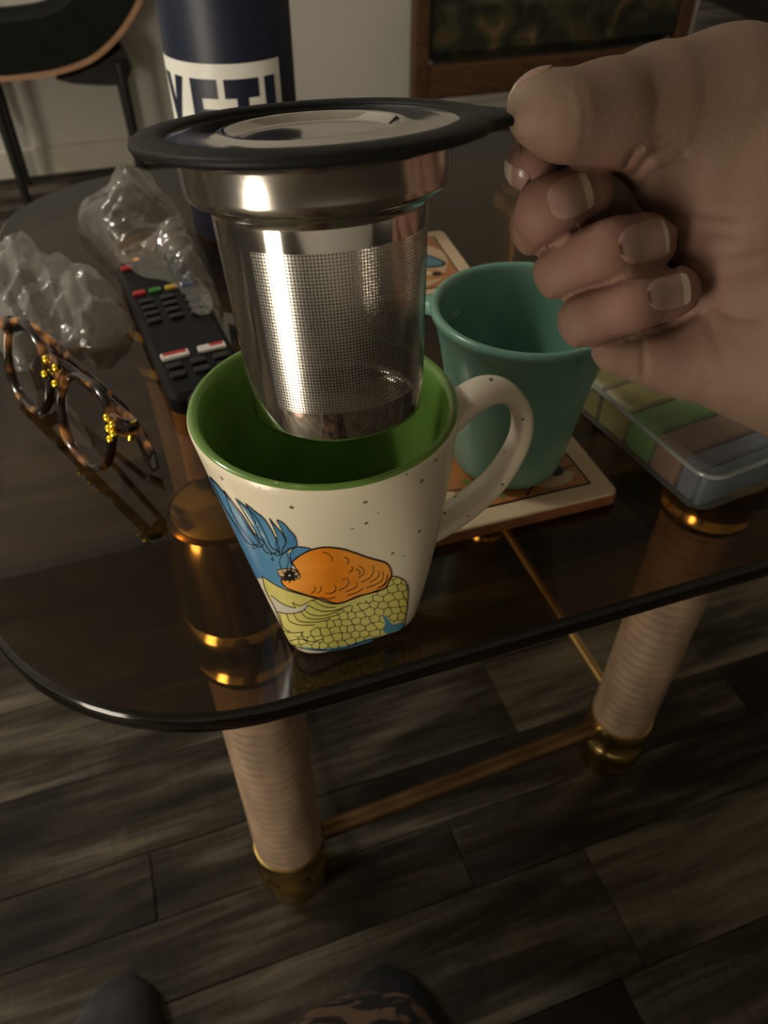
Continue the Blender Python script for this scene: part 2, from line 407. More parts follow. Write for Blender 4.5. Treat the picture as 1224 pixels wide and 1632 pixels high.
def tube(P, rx, ry=None, n=12, up=None, closed=False, caps=True, power=2.0):
    """sweep an ellipse (half-axes rx along the side, ry along up) along P"""
    P = np.asarray(P, float); k = len(P)
    rx = np.broadcast_to(np.asarray(rx, float), (k,)); ry = rx if ry is None else np.broadcast_to(np.asarray(ry, float), (k,))
    if closed: tan = np.roll(P, -1, 0) - np.roll(P, 1, 0)
    else: tan = np.gradient(P, axis=0)
    tan /= np.linalg.norm(tan, axis=1)[:, None] + 1e-12
    ang = np.linspace(0, 2 * math.pi, n, endpoint=False); V = []
    c, s = np.cos(ang), np.sin(ang)
    c = np.sign(c) * np.abs(c) ** (2 / power); s = np.sign(s) * np.abs(s) ** (2 / power)
    prev = None
    for i in range(k):
        t = tan[i]
        if up is not None: h = np.asarray(up, float)
        elif prev is not None: h = prev
        else: h = np.array([0, 0, 1.0]) if abs(t[2]) < 0.9 else np.array([1.0, 0, 0])
        u = h - t * (h @ t); u /= np.linalg.norm(u) + 1e-12; sd = np.cross(t, u); prev = u
        V.append(P[i] + np.outer(c * rx[i], sd) + np.outer(s * ry[i], u))
    V = np.vstack(V); f = grid_faces(k, n, True)
    if closed: f += [((k - 1) * n + j, (k - 1) * n + (j + 1) % n, (j + 1) % n, j) for j in range(n)]
    elif caps: f += [tuple(range(n))[::-1], tuple(range((k - 1) * n, k * n))]
    return V, f
def slab(center, sx, sy, sz, ax=UU, ay=VV, az=ZZ, r=0.0, rz=0.0, n=6):
    """box with rounded plan corners r and softened top/bottom edges rz; center is the middle of its base"""
    ax, ay, az = (np.asarray(q, float) for q in (ax, ay, az))
    r = max(r, 1e-5); ring = []
    for cx, cy, a in ((1, 1, 0), (-1, 1, 90), (-1, -1, 180), (1, -1, 270)):
        for t in np.linspace(0, 90, n): ring.append((cx, cy, math.radians(a + t)))
    V = []; levels = [(0, rz), (rz, 0), (sz - rz, 0), (sz, rz)] if rz > 0 else [(0, 0), (sz, 0)]
    for h, ins in levels:
        for cx, cy, a in ring:
            rr = max(r - ins, 1e-5)
            px = cx * (sx / 2 - r) + math.cos(a) * rr; py = cy * (sy / 2 - r) + math.sin(a) * rr
            if ins > r: px -= cx * (ins - r); py -= cy * (ins - r)
            V.append(np.asarray(center) + ax * px + ay * py + az * h)
    k = len(ring); f = grid_faces(len(levels), k, True)
    f += [tuple(range(k))[::-1], tuple(range((len(levels) - 1) * k, len(levels) * k))]
    return np.array(V), f
def poly_patch(pts, thick, n):
    """flat polygon given thickness along n"""
    pts = np.asarray(pts, float); k = len(pts); n = np.asarray(n, float)
    V = np.vstack([pts, pts + n * thick])
    f = [tuple(range(k))[::-1], tuple(range(k, 2 * k))] + [(i, (i + 1) % k, k + (i + 1) % k, k + i) for i in range(k)]
    return V, f
def color_attr(o, C):
    at = o.data.color_attributes.new('Col', 'FLOAT_COLOR', 'POINT')
    at.data.foreach_set('color', np.asarray(C, np.float32).ravel())

# ------------------------------------------------------------------ the setting
WALL_V = 2.312
wall_end = atplane(1096, 80, uv(0, WALL_V), VV); wall_u1 = float(wall_end @ UU)
def box_struct(name, u0, u1, v0, v1, z0, z1, m):
    return struct(mesh(name, *slab(uv((u0 + u1) / 2, (v0 + v1) / 2, z0), u1 - u0, v1 - v0, z1 - z0), m, smooth=False))
box_struct('wall_back', -2.2, wall_u1, WALL_V, WALL_V + 0.12, 0, 2.45, M['wall'])
box_struct('wall_left', -2.32, -2.2, -2.2, WALL_V + 0.12, 0, 2.45, M['wall'])
box_struct('wall_front', -2.32, 4.4, -2.32, -2.2, 0, 2.45, M['wall'])
box_struct('wall_far', -2.32, 4.4, 6.6, 6.72, 0, 2.45, M['wall'])
box_struct('ceiling', -2.4, 4.5, -2.4, 6.8, 2.45, 2.55, M['ceiling'])
wr0, wr1 = atz(1130, 2, 0), atz(1224, 43, 0)
wd = (wr1 - wr0) / np.linalg.norm(wr1 - wr0); wn = np.array([-wd[1], wd[0], 0.0])
if wn[0] < 0: wn = -wn
wm = wr0 + wd * 1.5
struct(mesh('wall_right', *slab(wm + wn * 0.075, 9.0, 0.12, 2.45, wd, np.cross(ZZ, wd)), M['wall'], smooth=False))
struct(mesh('baseboard_right', *slab(wm + wn * 0.005, 9.0, 0.014, 0.10, wd, np.cross(ZZ, wd)), M['base_dark'], smooth=False))
struct(mesh('baseboard_back', *slab(uv((wall_u1 - 2.2) / 2, WALL_V - 0.006, 0), wall_u1 + 2.2, 0.012, 0.07, rz=0.003), M['base'], smooth=False))

fl = struct(mesh('floor', *slab(uv(1.0, 2.2, -0.06), 6.9, 9.0, 0.056), M['gap'], smooth=False))
rows = [(-2.2 + 0.11 * i, -2.2 + 0.11 * (i + 1)) for i in range(18)]           # hidden behind the viewer, joined
edges = [-0.212, -0.102, 0.008, 0.118, 0.228, 0.297, 0.363]
w_cycle = [0.11, 0.068, 0.066, 0.10]
while edges[-1] < WALL_V: edges.append(edges[-1] + w_cycle[len(edges) % 4])
GAPW = 0.0010
unit = {}
def plank(u0, u1, v0, v1):
    L, W = round(u1 - u0, 3), round(v1 - v0, 3)
    if (L, W) not in unit:
        V, f = slab((0, 0, -0.004), L - GAPW, W - GAPW, 0.004, np.array([1.0, 0, 0]), np.array([0, 1.0, 0]), rz=0.0006, n=2)
        me = bpy.data.meshes.new('plank'); me.from_pydata(V.tolist(), [], f); me.materials.append(M['plank']); unit[(L, W)] = me
    o = bpy.data.objects.new('plank', unit[(L, W)]); COL.objects.link(o); o.parent = fl
    p = uv((u0 + u1) / 2, (v0 + v1) / 2, 0) - ORIGIN[fl.name]
    o.location = p; o.rotation_euler = (0, 0, ROOM)
fixed = {3: 0.286, 5: -0.118, 2: 0.26, 4: 0.17}
PL = 0.66
for i in range(len(edges) - 1):
    v0, v1 = edges[i], edges[i + 1]
    if v0 < -0.11: continue
    start = fixed.get(i, (i * 0.377) % PL)
    lo = -0.55 - max(v0, 0) * 0.62; hi = 0.62 + max(v0, 0) * 0.50
    if v0 > 0.75: hi = min(hi, 1.9)
    u = start - PL * math.ceil((start - lo) / PL)
    while u < hi:
        plank(u, u + PL, v0, v1); u += PL
# rest of the boards, out of the picture or too far to tell apart: one joined sheet of boards
rest = []
for v0 in np.arange(-2.2, -0.12, 0.11):
    for u0 in np.arange(-2.2, 4.3, 1.3): rest.append(slab(uv(u0 + 0.65, v0 + 0.055, -0.004), 1.298, 0.1086, 0.004, n=2))
for v0 in np.arange(edges[-1], 6.6, 0.11):
    for u0 in np.arange(wall_u1 - 0.3, 4.3, 1.3): rest.append(slab(uv(u0 + 0.65, v0 + 0.055, -0.004), 1.298, 0.1086, 0.004, n=2))
o = mesh('board_field', *join(*rest), M['plank'], fl, smooth=False); o['kind'] = 'stuff'

# ------------------------------------------------------------------ glass table
GU0, GU1, GV0, GV1, GR = -0.100, 0.470, 0.160, 0.752, 0.115
table = thing('glass_table', 'small square table with rounded smoked glass top on reed-wrapped legs', 'table', uv(0.185, 0.456, 0))
def outline(inset):
    pts = []
    for cu, cv, a in ((GU1, GV1, 0), (GU0, GV1, 90), (GU0, GV0, 180), (GU1, GV0, 270)):
        su = -1 if cu == GU1 else 1; sv = -1 if cv == GV1 else 1
        for t in np.linspace(0, 90, 20):
            an = math.radians(a + t); r = GR - inset
            # slightly bowed sides
            u = cu + su * GR + math.cos(an) * r; v = cv + sv * GR + math.sin(an) * r
            pts.append((u, v))
    return pts
GT = 0.012
V, f = [], []
lv = [(-GT, 0.003), (-GT + 0.001, 0.0012), (-GT + 0.0032, 0), (-0.0032, 0), (-0.001, 0.0012), (0, 0.003)]
for h, ins in lv: V += [uv(u, v, T + h) for u, v in outline(ins)]
k = len(outline(0))
edge_f = grid_faces(len(lv), k, True)
top = mesh('glass_top', np.array(V), [tuple(range((len(lv) - 1) * k, len(lv) * k)), tuple(range(k))[::-1]], M['smoked_glass'], table, smooth=False)
mesh('polished_edge', np.array(V), edge_f, M['glass_edge'], top, label='dark polished glass edge')
LEGS = [(0.012, 0.292), (0.355, 0.305), (0.012, 0.625), (0.355, 0.625)]
LR = 0.0285
for (u, v) in LEGS:
    b = uv(u, v, 0)
    prof = []
    z0, z1 = 0.088, 0.370; nb = 26
    for i in range(nb):
        za = z0 + (z1 - z0) * i / nb; h = (z1 - z0) / nb
        for t, rr in ((0.0, 0.0), (0.25, 0.0026), (0.5, 0.0034), (0.75, 0.0026)): prof.append((LR - 0.0030 + rr, za + h * t))
    prof.append((LR - 0.0030, z1))
    leg = mesh('leg', *lathe(prof, b, n=40), M['reed'], table, label='leg wound with pale pencil reed', sharp=80)
    foot = [(0.0, 0.0), (0.019, 0.0), (0.0245, 0.004), (0.0290, 0.014), (0.0312, 0.028), (0.0312, 0.040), (0.0318, 0.046), (0.0318, 0.051), (0.0295, 0.055), (0.0272, 0.059),
            (0.0266, 0.067), (0.0272, 0.074), (0.0300, 0.077), (0.0318, 0.082), (0.0318, 0.087), (0.0300, 0.091), (0.027, 0.0915), (0.024, 0.0915)]
    mesh('brass_foot', *lathe(foot, b, n=48), M['brass'], leg, label='ringed brass foot cap', sharp=30)
    cap = [(0.025, 0.366), (0.0290, 0.366), (0.0325, 0.370), (0.0325, 0.375), (0.0298, 0.379), (0.0285, 0.384), (0.0285, 0.397), (0.030, 0.401),
            (0.0345, 0.405), (0.0356, 0.410), (0.0345, 0.415), (0.0318, 0.419), (0.0315, 0.468), (0.0305, 0.479), (0.028, 0.4865), (0.022, 0.4893), (0.0, 0.4896)]
    mesh('brass_cap', *lathe(cap, b, n=48), M['brass'], leg, label='ringed brass cap under the glass', sharp=30)
def bar(name, a, b, r, m, label=None):
    a, b = np.asarray(a), np.asarray(b)
    P = np.array([a + (b - a) * t for t in np.linspace(0, 1, 4)])
    return mesh(name, *tube(P, r, n=16), m, table, label=label)
for i, j in ((0, 1), (2, 3), (0, 2), (1, 3)):
    (ua, va), (ub, vb) = LEGS[i], LEGS[j]
    d = np.array([ub - ua, vb - va]); d /= np.hypot(*d)
    z, rr0 = (0.078, 0.0085) if i in (0, 2) and j in (1, 3) else (0.092, 0.0052)
    q = LR * 0.8
    bar('stretcher', uv(ua + d[0] * q, va + d[1] * q, z), uv(ub - d[0] * q, vb - d[1] * q, z), rr0, M['brass_dark' if rr0 > .006 else 'brass_dull'], 'thin brass stretcher between the legs')
for i, j in ((0, 2), (1, 3)):
    (ua, va), (ub, vb) = LEGS[i], LEGS[j]
    bar('side_rail', uv(ua, va + 0.030, 0.462), uv(ub, vb - 0.030, 0.462), 0.0125, M['rail'], 'tan rail under the glass')

# ------------------------------------------------------------------ parrot mug
MC0 = np.array([-0.0185, 0.2085]); MC1 = np.array([-0.0200, 0.2065]); MH = 0.105
MA = math.radians(20)
mug = thing('parrot_mug', 'tapered cream mug with a parrot print and green inside below the tea infuser', 'mug', (MC0[0], MC0[1], T))
def mug_r(phi, s, half, rim):
    nexp = 4.6 * (1 - s) ** 1.2 + 2.0 * (1 - (1 - s) ** 1.2)
    c, q = np.abs(np.cos(phi - MA)), np.abs(np.sin(phi - MA))
    return (half + (rim - half) * s ** 0.93) / (c ** nexp + q ** nexp) ** (1 / nexp)
def mug_pt(phi, h, off=0.0):
    s = np.clip(h / MH, 0, 1)
    r = mug_r(phi, s, 0.0268, 0.0453) + off
    cx = MC0[0] + (MC1[0] - MC0[0]) * s; cy = MC0[1] + (MC1[1] - MC0[1]) * s
    return np.stack([cx + np.cos(phi) * r, cy + np.sin(phi) * r, T + h + 0 * phi], -1)
NP = 160
ph = np.linspace(0, 2 * math.pi, NP, endpoint=False)
V = [mug_pt(ph, 0.0006 + 0 * ph, -0.009), mug_pt(ph, 0 * ph, -0.0065), mug_pt(ph, 0 * ph, -0.0042), mug_pt(ph, 0.0012 + 0 * ph, -0.0016), mug_pt(ph, 0.0035 + 0 * ph, -0.0004)]
for h in np.linspace(0.006, MH - 0.002, 40): V.append(mug_pt(ph, h + 0 * ph))
V.append(mug_pt(ph, MH - 0.0008 + 0 * ph, -0.0006))
f = grid_faces(len(V), NP, True) + [tuple(range(NP))[::-1]]
mesh('body', np.vstack(V), f, M['speckled'], mug, sharp=60)
V = [mug_pt(ph, MH - 0.0008 + 0 * ph, -0.0006), mug_pt(ph, MH + 0 * ph, -0.0016), mug_pt(ph, MH - 0.0002 + 0 * ph, -0.0030), mug_pt(ph, MH - 0.0016 + 0 * ph, -0.0040)]
for h in np.linspace(MH - 0.004, 0.012, 30): V.append(mug_pt(ph, h + 0 * ph, -0.0043))
for o_ in (-0.008, -0.014, -0.020): V.append(mug_pt(ph, 0.0065 + 0 * ph, o_))
f = grid_faces(len(V), NP, True) + [tuple(range((len(V) - 1) * NP, len(V) * NP))]
mesh('glazed_lining', np.vstack(V), [q[::-1] for q in f], M['green_glaze'], mug, sharp=70, label='glossy green inside glaze and rim')
HD = np.array([math.cos(math.radians(17)), math.sin(math.radians(17)), 0]); HS = np.cross(ZZ, HD)
mcv = np.array([MC1[0], MC1[1], T])
hp = [(712, 668), (742, 640), (776, 622), (806, 624), (828, 648), (832, 682), (818, 722), (786, 768), (742, 806), (700, 832), (672, 846)]
hpts = smoothpts([atplane(x, y, mcv, HS) for x, y in hp], 40)
wid = 0.0068 + 0.0014 * np.cos(np.linspace(-math.pi, math.pi, 40)) * -1
def strap(P, side, w, t, n=20, power=2.6):
    P = np.asarray(P); tan = np.gradient(P, axis=0); tan /= np.linalg.norm(tan, axis=1)[:, None]
    ang = np.linspace(0, 2 * math.pi, n, endpoint=False); c, s = np.cos(ang), np.sin(ang)
    c = np.sign(c) * np.abs(c) ** (2 / power); s = np.sign(s) * np.abs(s) ** (2 / power); V = []
    w = np.broadcast_to(w, (len(P),)); t = np.broadcast_to(t, (len(P),))
    for i in range(len(P)):
        nrm = np.cross(tan[i], side)
        V.append(P[i] + np.outer(c * w[i], side) + np.outer(s * t[i], nrm))
    return np.vstack(V), grid_faces(len(P), n, True) + [tuple(range(n))[::-1], tuple(range((len(P) - 1) * n, len(P) * n))]
mesh('handle', *strap(hpts, HS, wid, 0.0036), M['speckled'], mug, sharp=70)

# parrot print: drawn as flat artwork, fired on the glaze
def inside(px, py, poly):
    poly = np.asarray(poly, float); r = np.zeros(px.shape, bool); k = len(poly)
    for i in range(k):
        x0, y0 = poly[i]; x1, y1 = poly[(i + 1) % k]
        if y0 == y1: continue
        c = ((y0 > py) != (y1 > py)) & (px < (x1 - x0) * (py - y0) / (y1 - y0) + x0)
        r ^= c
    return r
def seg_d(px, py, pts):
    d = np.full(px.shape, 1e9)
    for (x0, y0), (x1, y1) in zip(pts[:-1], pts[1:]):
        dx, dy = x1 - x0, y1 - y0; t = np.clip(((px - x0) * dx + (py - y0) * dy) / (dx * dx + dy * dy + 1e-9), 0, 1)
        d = np.minimum(d, np.hypot(px - x0 - t * dx, py - y0 - t * dy))
    return d
def zc(pts): return [(340 + x / 3.6, 760 + y / 3.6) for x, y in pts]     # artwork sheet units
def curve(pts, n=0):
    P = zc(pts); return smoothpts(P, max(6, 5 * len(P))).tolist()
NA, NH = 480, 460
hh = np.linspace(0.0022, 0.1025, NH)
pa = np.linspace(math.radians(170), math.radians(345), NA)
PHI, HH = np.meshgrid(pa, hh)
PV = mug_pt(PHI.ravel(), HH.ravel(), 0.00012)
# artwork sheet coordinates of each point of the print
s_ = PV - EYE; zz = s_ @ _F
AX = 612 + FPX * (s_ @ _R) / zz; AY = 816 - FPX * (s_ @ _U) / zz
col = np.zeros((len(PV), 4)); col[:, :3] = (0.62, 0.56, 0.44)
def soft_fill(poly, c, c2=None, rnd=0.0):
    P = smoothpts(zc(poly) + [zc(poly)[0]], 8 * len(poly))
    m_ = inside(AX, AY, P)
    cc = np.array(c, float)
    if c2 is not None:
        g = 0.5 + 0.5 * np.sin(AX * 0.045 + 0.6 * np.sin(AY * 0.06) + rnd)
        cc = np.outer(1 - g, c) + np.outer(g, c2); col[m_, :3] = cc[m_]
    else: col[m_, :3] = cc
    col[m_, 3] = 1
    return P
BLUE, BLUE2 = (0.055, 0.185, 0.36), (0.10, 0.26, 0.43)
ORG, ORG2 = (0.74, 0.23, 0.015), (0.80, 0.32, 0.05)
YEL, YEL2 = (0.54, 0.49, 0.12), (0.62, 0.56, 0.18)
INK = (0.012, 0.010, 0.010)
lines = []
# blue crest, feather by feather
soft_fill([(-60, -40), (10, 45), (60, 130), (130, 250), (200, 340), (330, 380), (400, 420), (470, 460), (450, 520), (380, 545), (405, 635), (300, 590), (200, 570), (100, 500), (-60, 300)], BLUE, BLUE2)
feathers = [
    [(-20, 0), (30, 55), (90, 130), (150, 215), (200, 290), (260, 380), (200, 380), (130, 280), (60, 170)],
    [(60, 80), (120, 160), (180, 240), (230, 320), (290, 380), (250, 400), (180, 320), (110, 210)],
    [(128, 125), (165, 155), (215, 200), (250, 240), (300, 330), (330, 400), (370, 430), (300, 430), (240, 310), (180, 210)],
    [(185, 155), (240, 200), (290, 240), (330, 300), (355, 350), (372, 390), (380, 450), (320, 420), (262, 310), (225, 230)],
    [(322, 240), (350, 275), (390, 320), (405, 345), (415, 380), (400, 410), (392, 450), (360, 400), (365, 340), (345, 290)],
    [(365, 248), (400, 265), (440, 310), (470, 345), (478, 395), (435, 420), (402, 440), (400, 410), (418, 370), (395, 310)]]
for i, fp in enumerate(feathers):
    P = soft_fill(fp, BLUE2 if i % 2 else BLUE, BLUE if i % 2 else BLUE2, i)
    lines.append((P.tolist(), 0.8))
# gaps of bare glaze between the feathers
for g in ([(232, 215), (262, 300), (300, 352), (262, 312)], [(330, 255), (348, 300), (364, 350), (352, 345), (338, 300)], [(120, 125), (180, 190), (238, 285), (180, 220)]):
    P = smoothpts(zc(g) + [zc(g)[0]], 30); m_ = inside(AX, AY, P); col[m_, :3] = (0.66, 0.59, 0.46)
P = soft_fill([(440, 440), (470, 405), (520, 405), (560, 418), (510, 445), (470, 470), (445, 500)], BLUE2, BLUE); lines.append((P.tolist(), 0.7))
# yellow breast
yp = [(280, 570), (340, 610), (420, 650), (560, 690), (700, 730), (830, 690), (960, 640), (1020, 575), (1080, 585), (1112, 620), (1118, 680), (1105, 800), (1085, 870), (1000, 905), (880, 940), (740, 985), (600, 995), (480, 975), (420, 930), (360, 770), (300, 650)]
P = soft_fill(yp, YEL, YEL2); lines.append((P.tolist(), 0.7))
m_ = inside(AX, AY, smoothpts(zc([(330, 680), (400, 730), (480, 755), (535, 730), (545, 745), (515, 770), (400, 782), (355, 775)]) , 40)); col[m_, :3] = (0.56, 0.52, 0.44)
lines.append((curve([(330, 680), (400, 730), (470, 752), (455, 722), (500, 740), (560, 710), (590, 705)]), 0.6))
lines.append((curve([(360, 775), (440, 785), (510, 770), (545, 735)]), 0.7))
soft_fill([(965, 785), (1000, 810), (1030, 845), (1085, 835), (1090, 865), (1000, 900), (975, 880), (985, 840)], (0.08, 0.22, 0.32))
soft_fill([(480, 965), (600, 985), (740, 972), (900, 925), (900, 945), (740, 990), (600, 1000)], (0.10, 0.26, 0.38))
# orange cheek
op = [(450, 490), (500, 450), (560, 420), (640, 405), (740, 415), (820, 440), (900, 468), (980, 490), (1010, 515), (1022, 560), (1005, 610), (975, 645), (900, 668), (830, 685), (760, 715), (700, 725), (620, 700), (540, 680), (450, 650), (410, 630), (390, 590), (440, 590), (490, 560), (470, 520)]
P = soft_fill(op, ORG, ORG2); lines.append((P.tolist(), 1.1))
# eye
soft_fill([(365, 535), (400, 530), (440, 528), (485, 545), (498, 570), (480, 585), (440, 590), (385, 575)], (0.52, 0.34, 0.20))
ex, ey = zc([(437, 566)])[0]; d = np.hypot(AX - ex, AY - ey); col[d < 8.6, :3] = INK; col[d < 1.7, :3] = (0.5, 0.45, 0.35)
lines.append((curve([(365, 535), (400, 528), (440, 526), (485, 545), (500, 572), (480, 585), (440, 592), (385, 575), (368, 545)]), 0.7))
for a in range(0, 360, 40):
    lines.append((zc([(437 + 30 * math.cos(math.radians(a)), 566 + 30 * math.sin(math.radians(a))), (437 + 46 * math.cos(math.radians(a + 12)), 566 + 40 * math.sin(math.radians(a + 12)))]), 0.9))
# ink work
for c in ([(628, 432), (655, 440), (678, 460), (684, 482)], [(752, 462), (772, 470), (775, 490), (768, 498)], [(795, 515), (800, 530), (780, 550)], [(838, 512), (862, 530), (862, 555), (835, 578)], [(820, 530), (842, 545), (835, 560)],
          [(916, 508), (920, 545), (895, 580), (850, 605)], [(950, 540), (945, 575), (900, 605)], [(975, 545), (970, 590), (930, 618), (880, 635)], [(1000, 560), (985, 610), (940, 640)],
          [(765, 580), (778, 605), (755, 635), (720, 650)], [(740, 590), (755, 585)], [(695, 622), (705, 645), (690, 660)], [(825, 605), (820, 630), (760, 662)], [(585, 632), (580, 655), (565, 668)], [(615, 628), (618, 650), (600, 668)], [(645, 668), (680, 668), (700, 655)],
          [(860, 640), (820, 665), (770, 680)], [(700, 690), (660, 700), (620, 690)], [(230, 380), (225, 410), (245, 405)], [(330, 470), (345, 480), (330, 440)], [(425, 440), (430, 480), (422, 525)], [(400, 440), (380, 480), (390, 525)], [(410, 430), (440, 410), (480, 402)], [(440, 450), (452, 500), (440, 530)],
          [(420, 785), (440, 830), (500, 850), (580, 850)], [(460, 785), (490, 825), (560, 835), (650, 825)], [(500, 770), (540, 810), (620, 815), (720, 790)], [(520, 760), (560, 790), (640, 795), (740, 760)], [(550, 740), (620, 770), (700, 765), (790, 735)], [(380, 790), (400, 860), (440, 890)], [(390, 880), (450, 895), (520, 890)],
          [(570, 710), (640, 745), (700, 748)], [(440, 940), (500, 930), (540, 945)], [(510, 895), (520, 930), (570, 945), (630, 930)]):
    lines.append((curve(c), 0.62))
# scale feathers of the breast: a network of little cells below the cheek
rr = np.random.default_rng(11); seeds = []
for gy in np.arange(560, 1010, 40):
    for gx in np.arange(380, 1140, 52):
        cx = gx + rr.uniform(-14, 14) + (26 if int(gy / 40) % 2 else 0); cy = gy + rr.uniform(-9, 9) + (700 - cx) * .10
        seeds.append((cx, cy))
seeds = np.array([zc([q])[0] for q in seeds])
region = inside(AX, AY, smoothpts(zc(yp) + [zc(yp)[0]], 120)) & ~inside(AX, AY, smoothpts(zc(op) + [zc(op)[0]], 150))
cells = inside(AX, AY, zc([(430, 1010), (470, 900), (560, 880), (660, 810), (720, 770), (820, 730), (900, 690), (1020, 570), (1130, 570), (1130, 800), (1090, 840), (1030, 838), (970, 780), (985, 900), (700, 1010)])) & region
ix = np.nonzero(cells)[0]
dx = AX[ix][:, None] - seeds[None, :, 0]; dy = AY[ix][:, None] - seeds[None, :, 1]
rx_, ry_ = dx * .82 + dy * .35, dy * 1.15 - dx * .30
dd = np.sort(np.sqrt(rx_ ** 2 + ry_ ** 2), 1)[:, :2]; a_ = np.clip((1.55 - (dd[:, 1] - dd[:, 0])) / 0.9, 0, 1)
shade = np.clip(dd[:, :1] / 9, 0, 1) * .12
col[ix, :3] = (col[ix, :3] * (1.08 - shade)) * (1 - a_[:, None]) + np.array(INK) * a_[:, None]
for pts, w in lines:
    xs = [p[0] for p in pts]; ys = [p[1] for p in pts]
    bb = (AX > min(xs) - 4) & (AX < max(xs) + 4) & (AY > min(ys) - 4) & (AY < max(ys) + 4)
    ix = np.nonzero(bb)[0]
    if not len(ix): continue
    d = seg_d(AX[ix], AY[ix], pts); a = np.clip((w + 0.45 - d) / 0.7, 0, 1)
    col[ix, :3] = col[ix, :3] * (1 - a[:, None]) + np.array(INK) * a[:, None]
    new = a > col[ix, 3]; col[ix[new], 3] = a[new]
    k0 = new & True; col[ix[k0], :3] = INK
F4 = np.array(grid_faces(NH, NA)); keep = (col[F4, 3].max(1) > 0)
F4 = F4[keep]; used = np.unique(F4); remap = np.full(len(PV), -1); remap[used] = np.arange(len(used))
o = mesh('parrot_print', PV[used], remap[F4].tolist(), M['print'], mug, sharp=180, label='printed blue, orange and yellow parrot with black ink lines')
color_attr(o, col[used])

# ------------------------------------------------------------------ tea infuser
ia_c = np.array([0.050, -0.818, 0.573]); ia_c /= np.linalg.norm(ia_c)
down = _R * ia_c[0] + _U * ia_c[1] + _F * ia_c[2]
IUP = -down
IC = atd(498, 192, 0.190)
ix_ = _R - IUP * (_R @ IUP); ix_ = ix_ + _U * 0.018; ix_ -= IUP * (ix_ @ IUP); ix_ /= np.linalg.norm(ix_); iy_ = np.cross(IUP, ix_)
infuser = thing('tea_infuser', 'steel mesh tea infuser with black rimmed lid held above the parrot mug', 'tea infuser', IC + down * 0.079)
def ilathe(profile, n=96, a0=0.0, a1=None, close=False): return lathe([(r, -h) for r, h in profile], IC, IUP, n, ix_, a0, a1, close)
# rim with grip tab
na = 160; angs = np.linspace(0, 2 * math.pi, na, endpoint=False)
def rim_r(a, R0, tip_c, tip_r):
    best = np.full(a.shape, R0)
    for t in np.linspace(0, 1, 60):
        cx = tip_c * t; r = R0 + (tip_r - R0) * t ** 0.85
        dsc = r * r - (cx * np.sin(a)) ** 2
        rr = np.where(dsc > 0, cx * np.cos(a) + np.sqrt(np.maximum(dsc, 0)), 0); best = np.maximum(best, rr)
    return best
V = []
RI, RO = 0.0370, 0.0459
for fr, h in ((0.0, -0.0008), (0.0, -0.0026), (0.25, -0.0033), (0.7, -0.0034), (0.93, -0.0030), (1.0, -0.0019), (0.97, -0.0008), (0.86, -0.0003), (0.55, 0.0002), (0.2, 0.0002), (0.04, -0.0003)):
    ro = rim_r(angs, RO, 0.0505, 0.0050)
    r = RI + (ro - RI) * fr
    thin = np.clip((np.cos(angs) * r - 0.046) / 0.012, 0, 1) * 0.25
    h_ = h * (1 - thin) - 0.0009 * thin
    V.append(IC + np.outer(np.cos(angs) * r, ix_) + np.outer(np.sin(angs) * r, iy_) + np.outer(h_, IUP))
V = np.vstack(V); f = grid_faces(11, na, True); f += [(10 * na + j, 10 * na + (j + 1) % na, (j + 1) % na, j) for j in range(na)]
mesh('lid_rim', V, [q[::-1] for q in f], M['black_silicone'], infuser, label='black rim with pointed grip tab', sharp=60)
mesh('lid_plate', *ilathe([(0.0, 0.0028), (0.0185, 0.0028), (0.0205, 0.0025), (0.0222, 0.0010), (0.0232, 0.0006), (0.0245, 0.0010), (0.0262, 0.0016), (0.034, 0.0016), (0.0360, 0.0014), (0.0372, 0.0010)]), M['steel'], infuser, label='dished steel lid plate', sharp=50)
mesh('collar', *ilathe([(0.0375, 0.0030), (0.0375, 0.0044), (0.0358, 0.0050), (0.0353, 0.0060), (0.0351, 0.0128), (0.0347, 0.0148), (0.0332, 0.0162), (0.0308, 0.0169), (0.0295, 0.0178), (0.0291, 0.0195)]), M['steel_brushed'], infuser, sharp=45)
B0, B1, BR0, BR1 = 0.0195, 0.0780, 0.0290, 0.0262
def br(h): return BR0 + (BR1 - BR0) * (h - B0) / (B1 - B0)
mesh('upper_band', *ilathe([(br(B0), B0), (br(0.0250), 0.0250)]), M['steel'], infuser)
SA0, SA1 = math.radians(-90 - 46), math.radians(-90 - 35)
S0, S1 = 0.0250, 0.0690
def scr(a0, a1, n, nm, m, uvs=True):
    V, f = ilathe([(br(h), h) for h in np.linspace(S0, S1, 12)], n, a0, a1)
    U = None
    if uvs:
        NHOLE = 196; NROW = round((S1 - S0) / (2 * math.pi * 0.0276 / NHOLE))
        an = np.linspace(a0, a1, n) / (2 * math.pi) * NHOLE
        U = np.array([(x, t * NROW) for t in np.linspace(0, 1, 12) for x in an])
    return mesh(nm, V, f, m, infuser, uvs=U)
scr(SA1, SA0 + 2 * math.pi, 150, 'perforated_screen', M['perforated'])
scr(SA0, SA1, 8, 'seam_strip', M['steel'], False)
mesh('basket_bottom', *ilathe([(br(S1), S1), (br(0.0765), 0.0765), (BR1 - 0.0004, 0.0783), (BR1 - 0.0016, 0.0793), (BR1 - 0.004, 0.0797), (0.0, 0.0797)]), M['steel'], infuser, sharp=60)

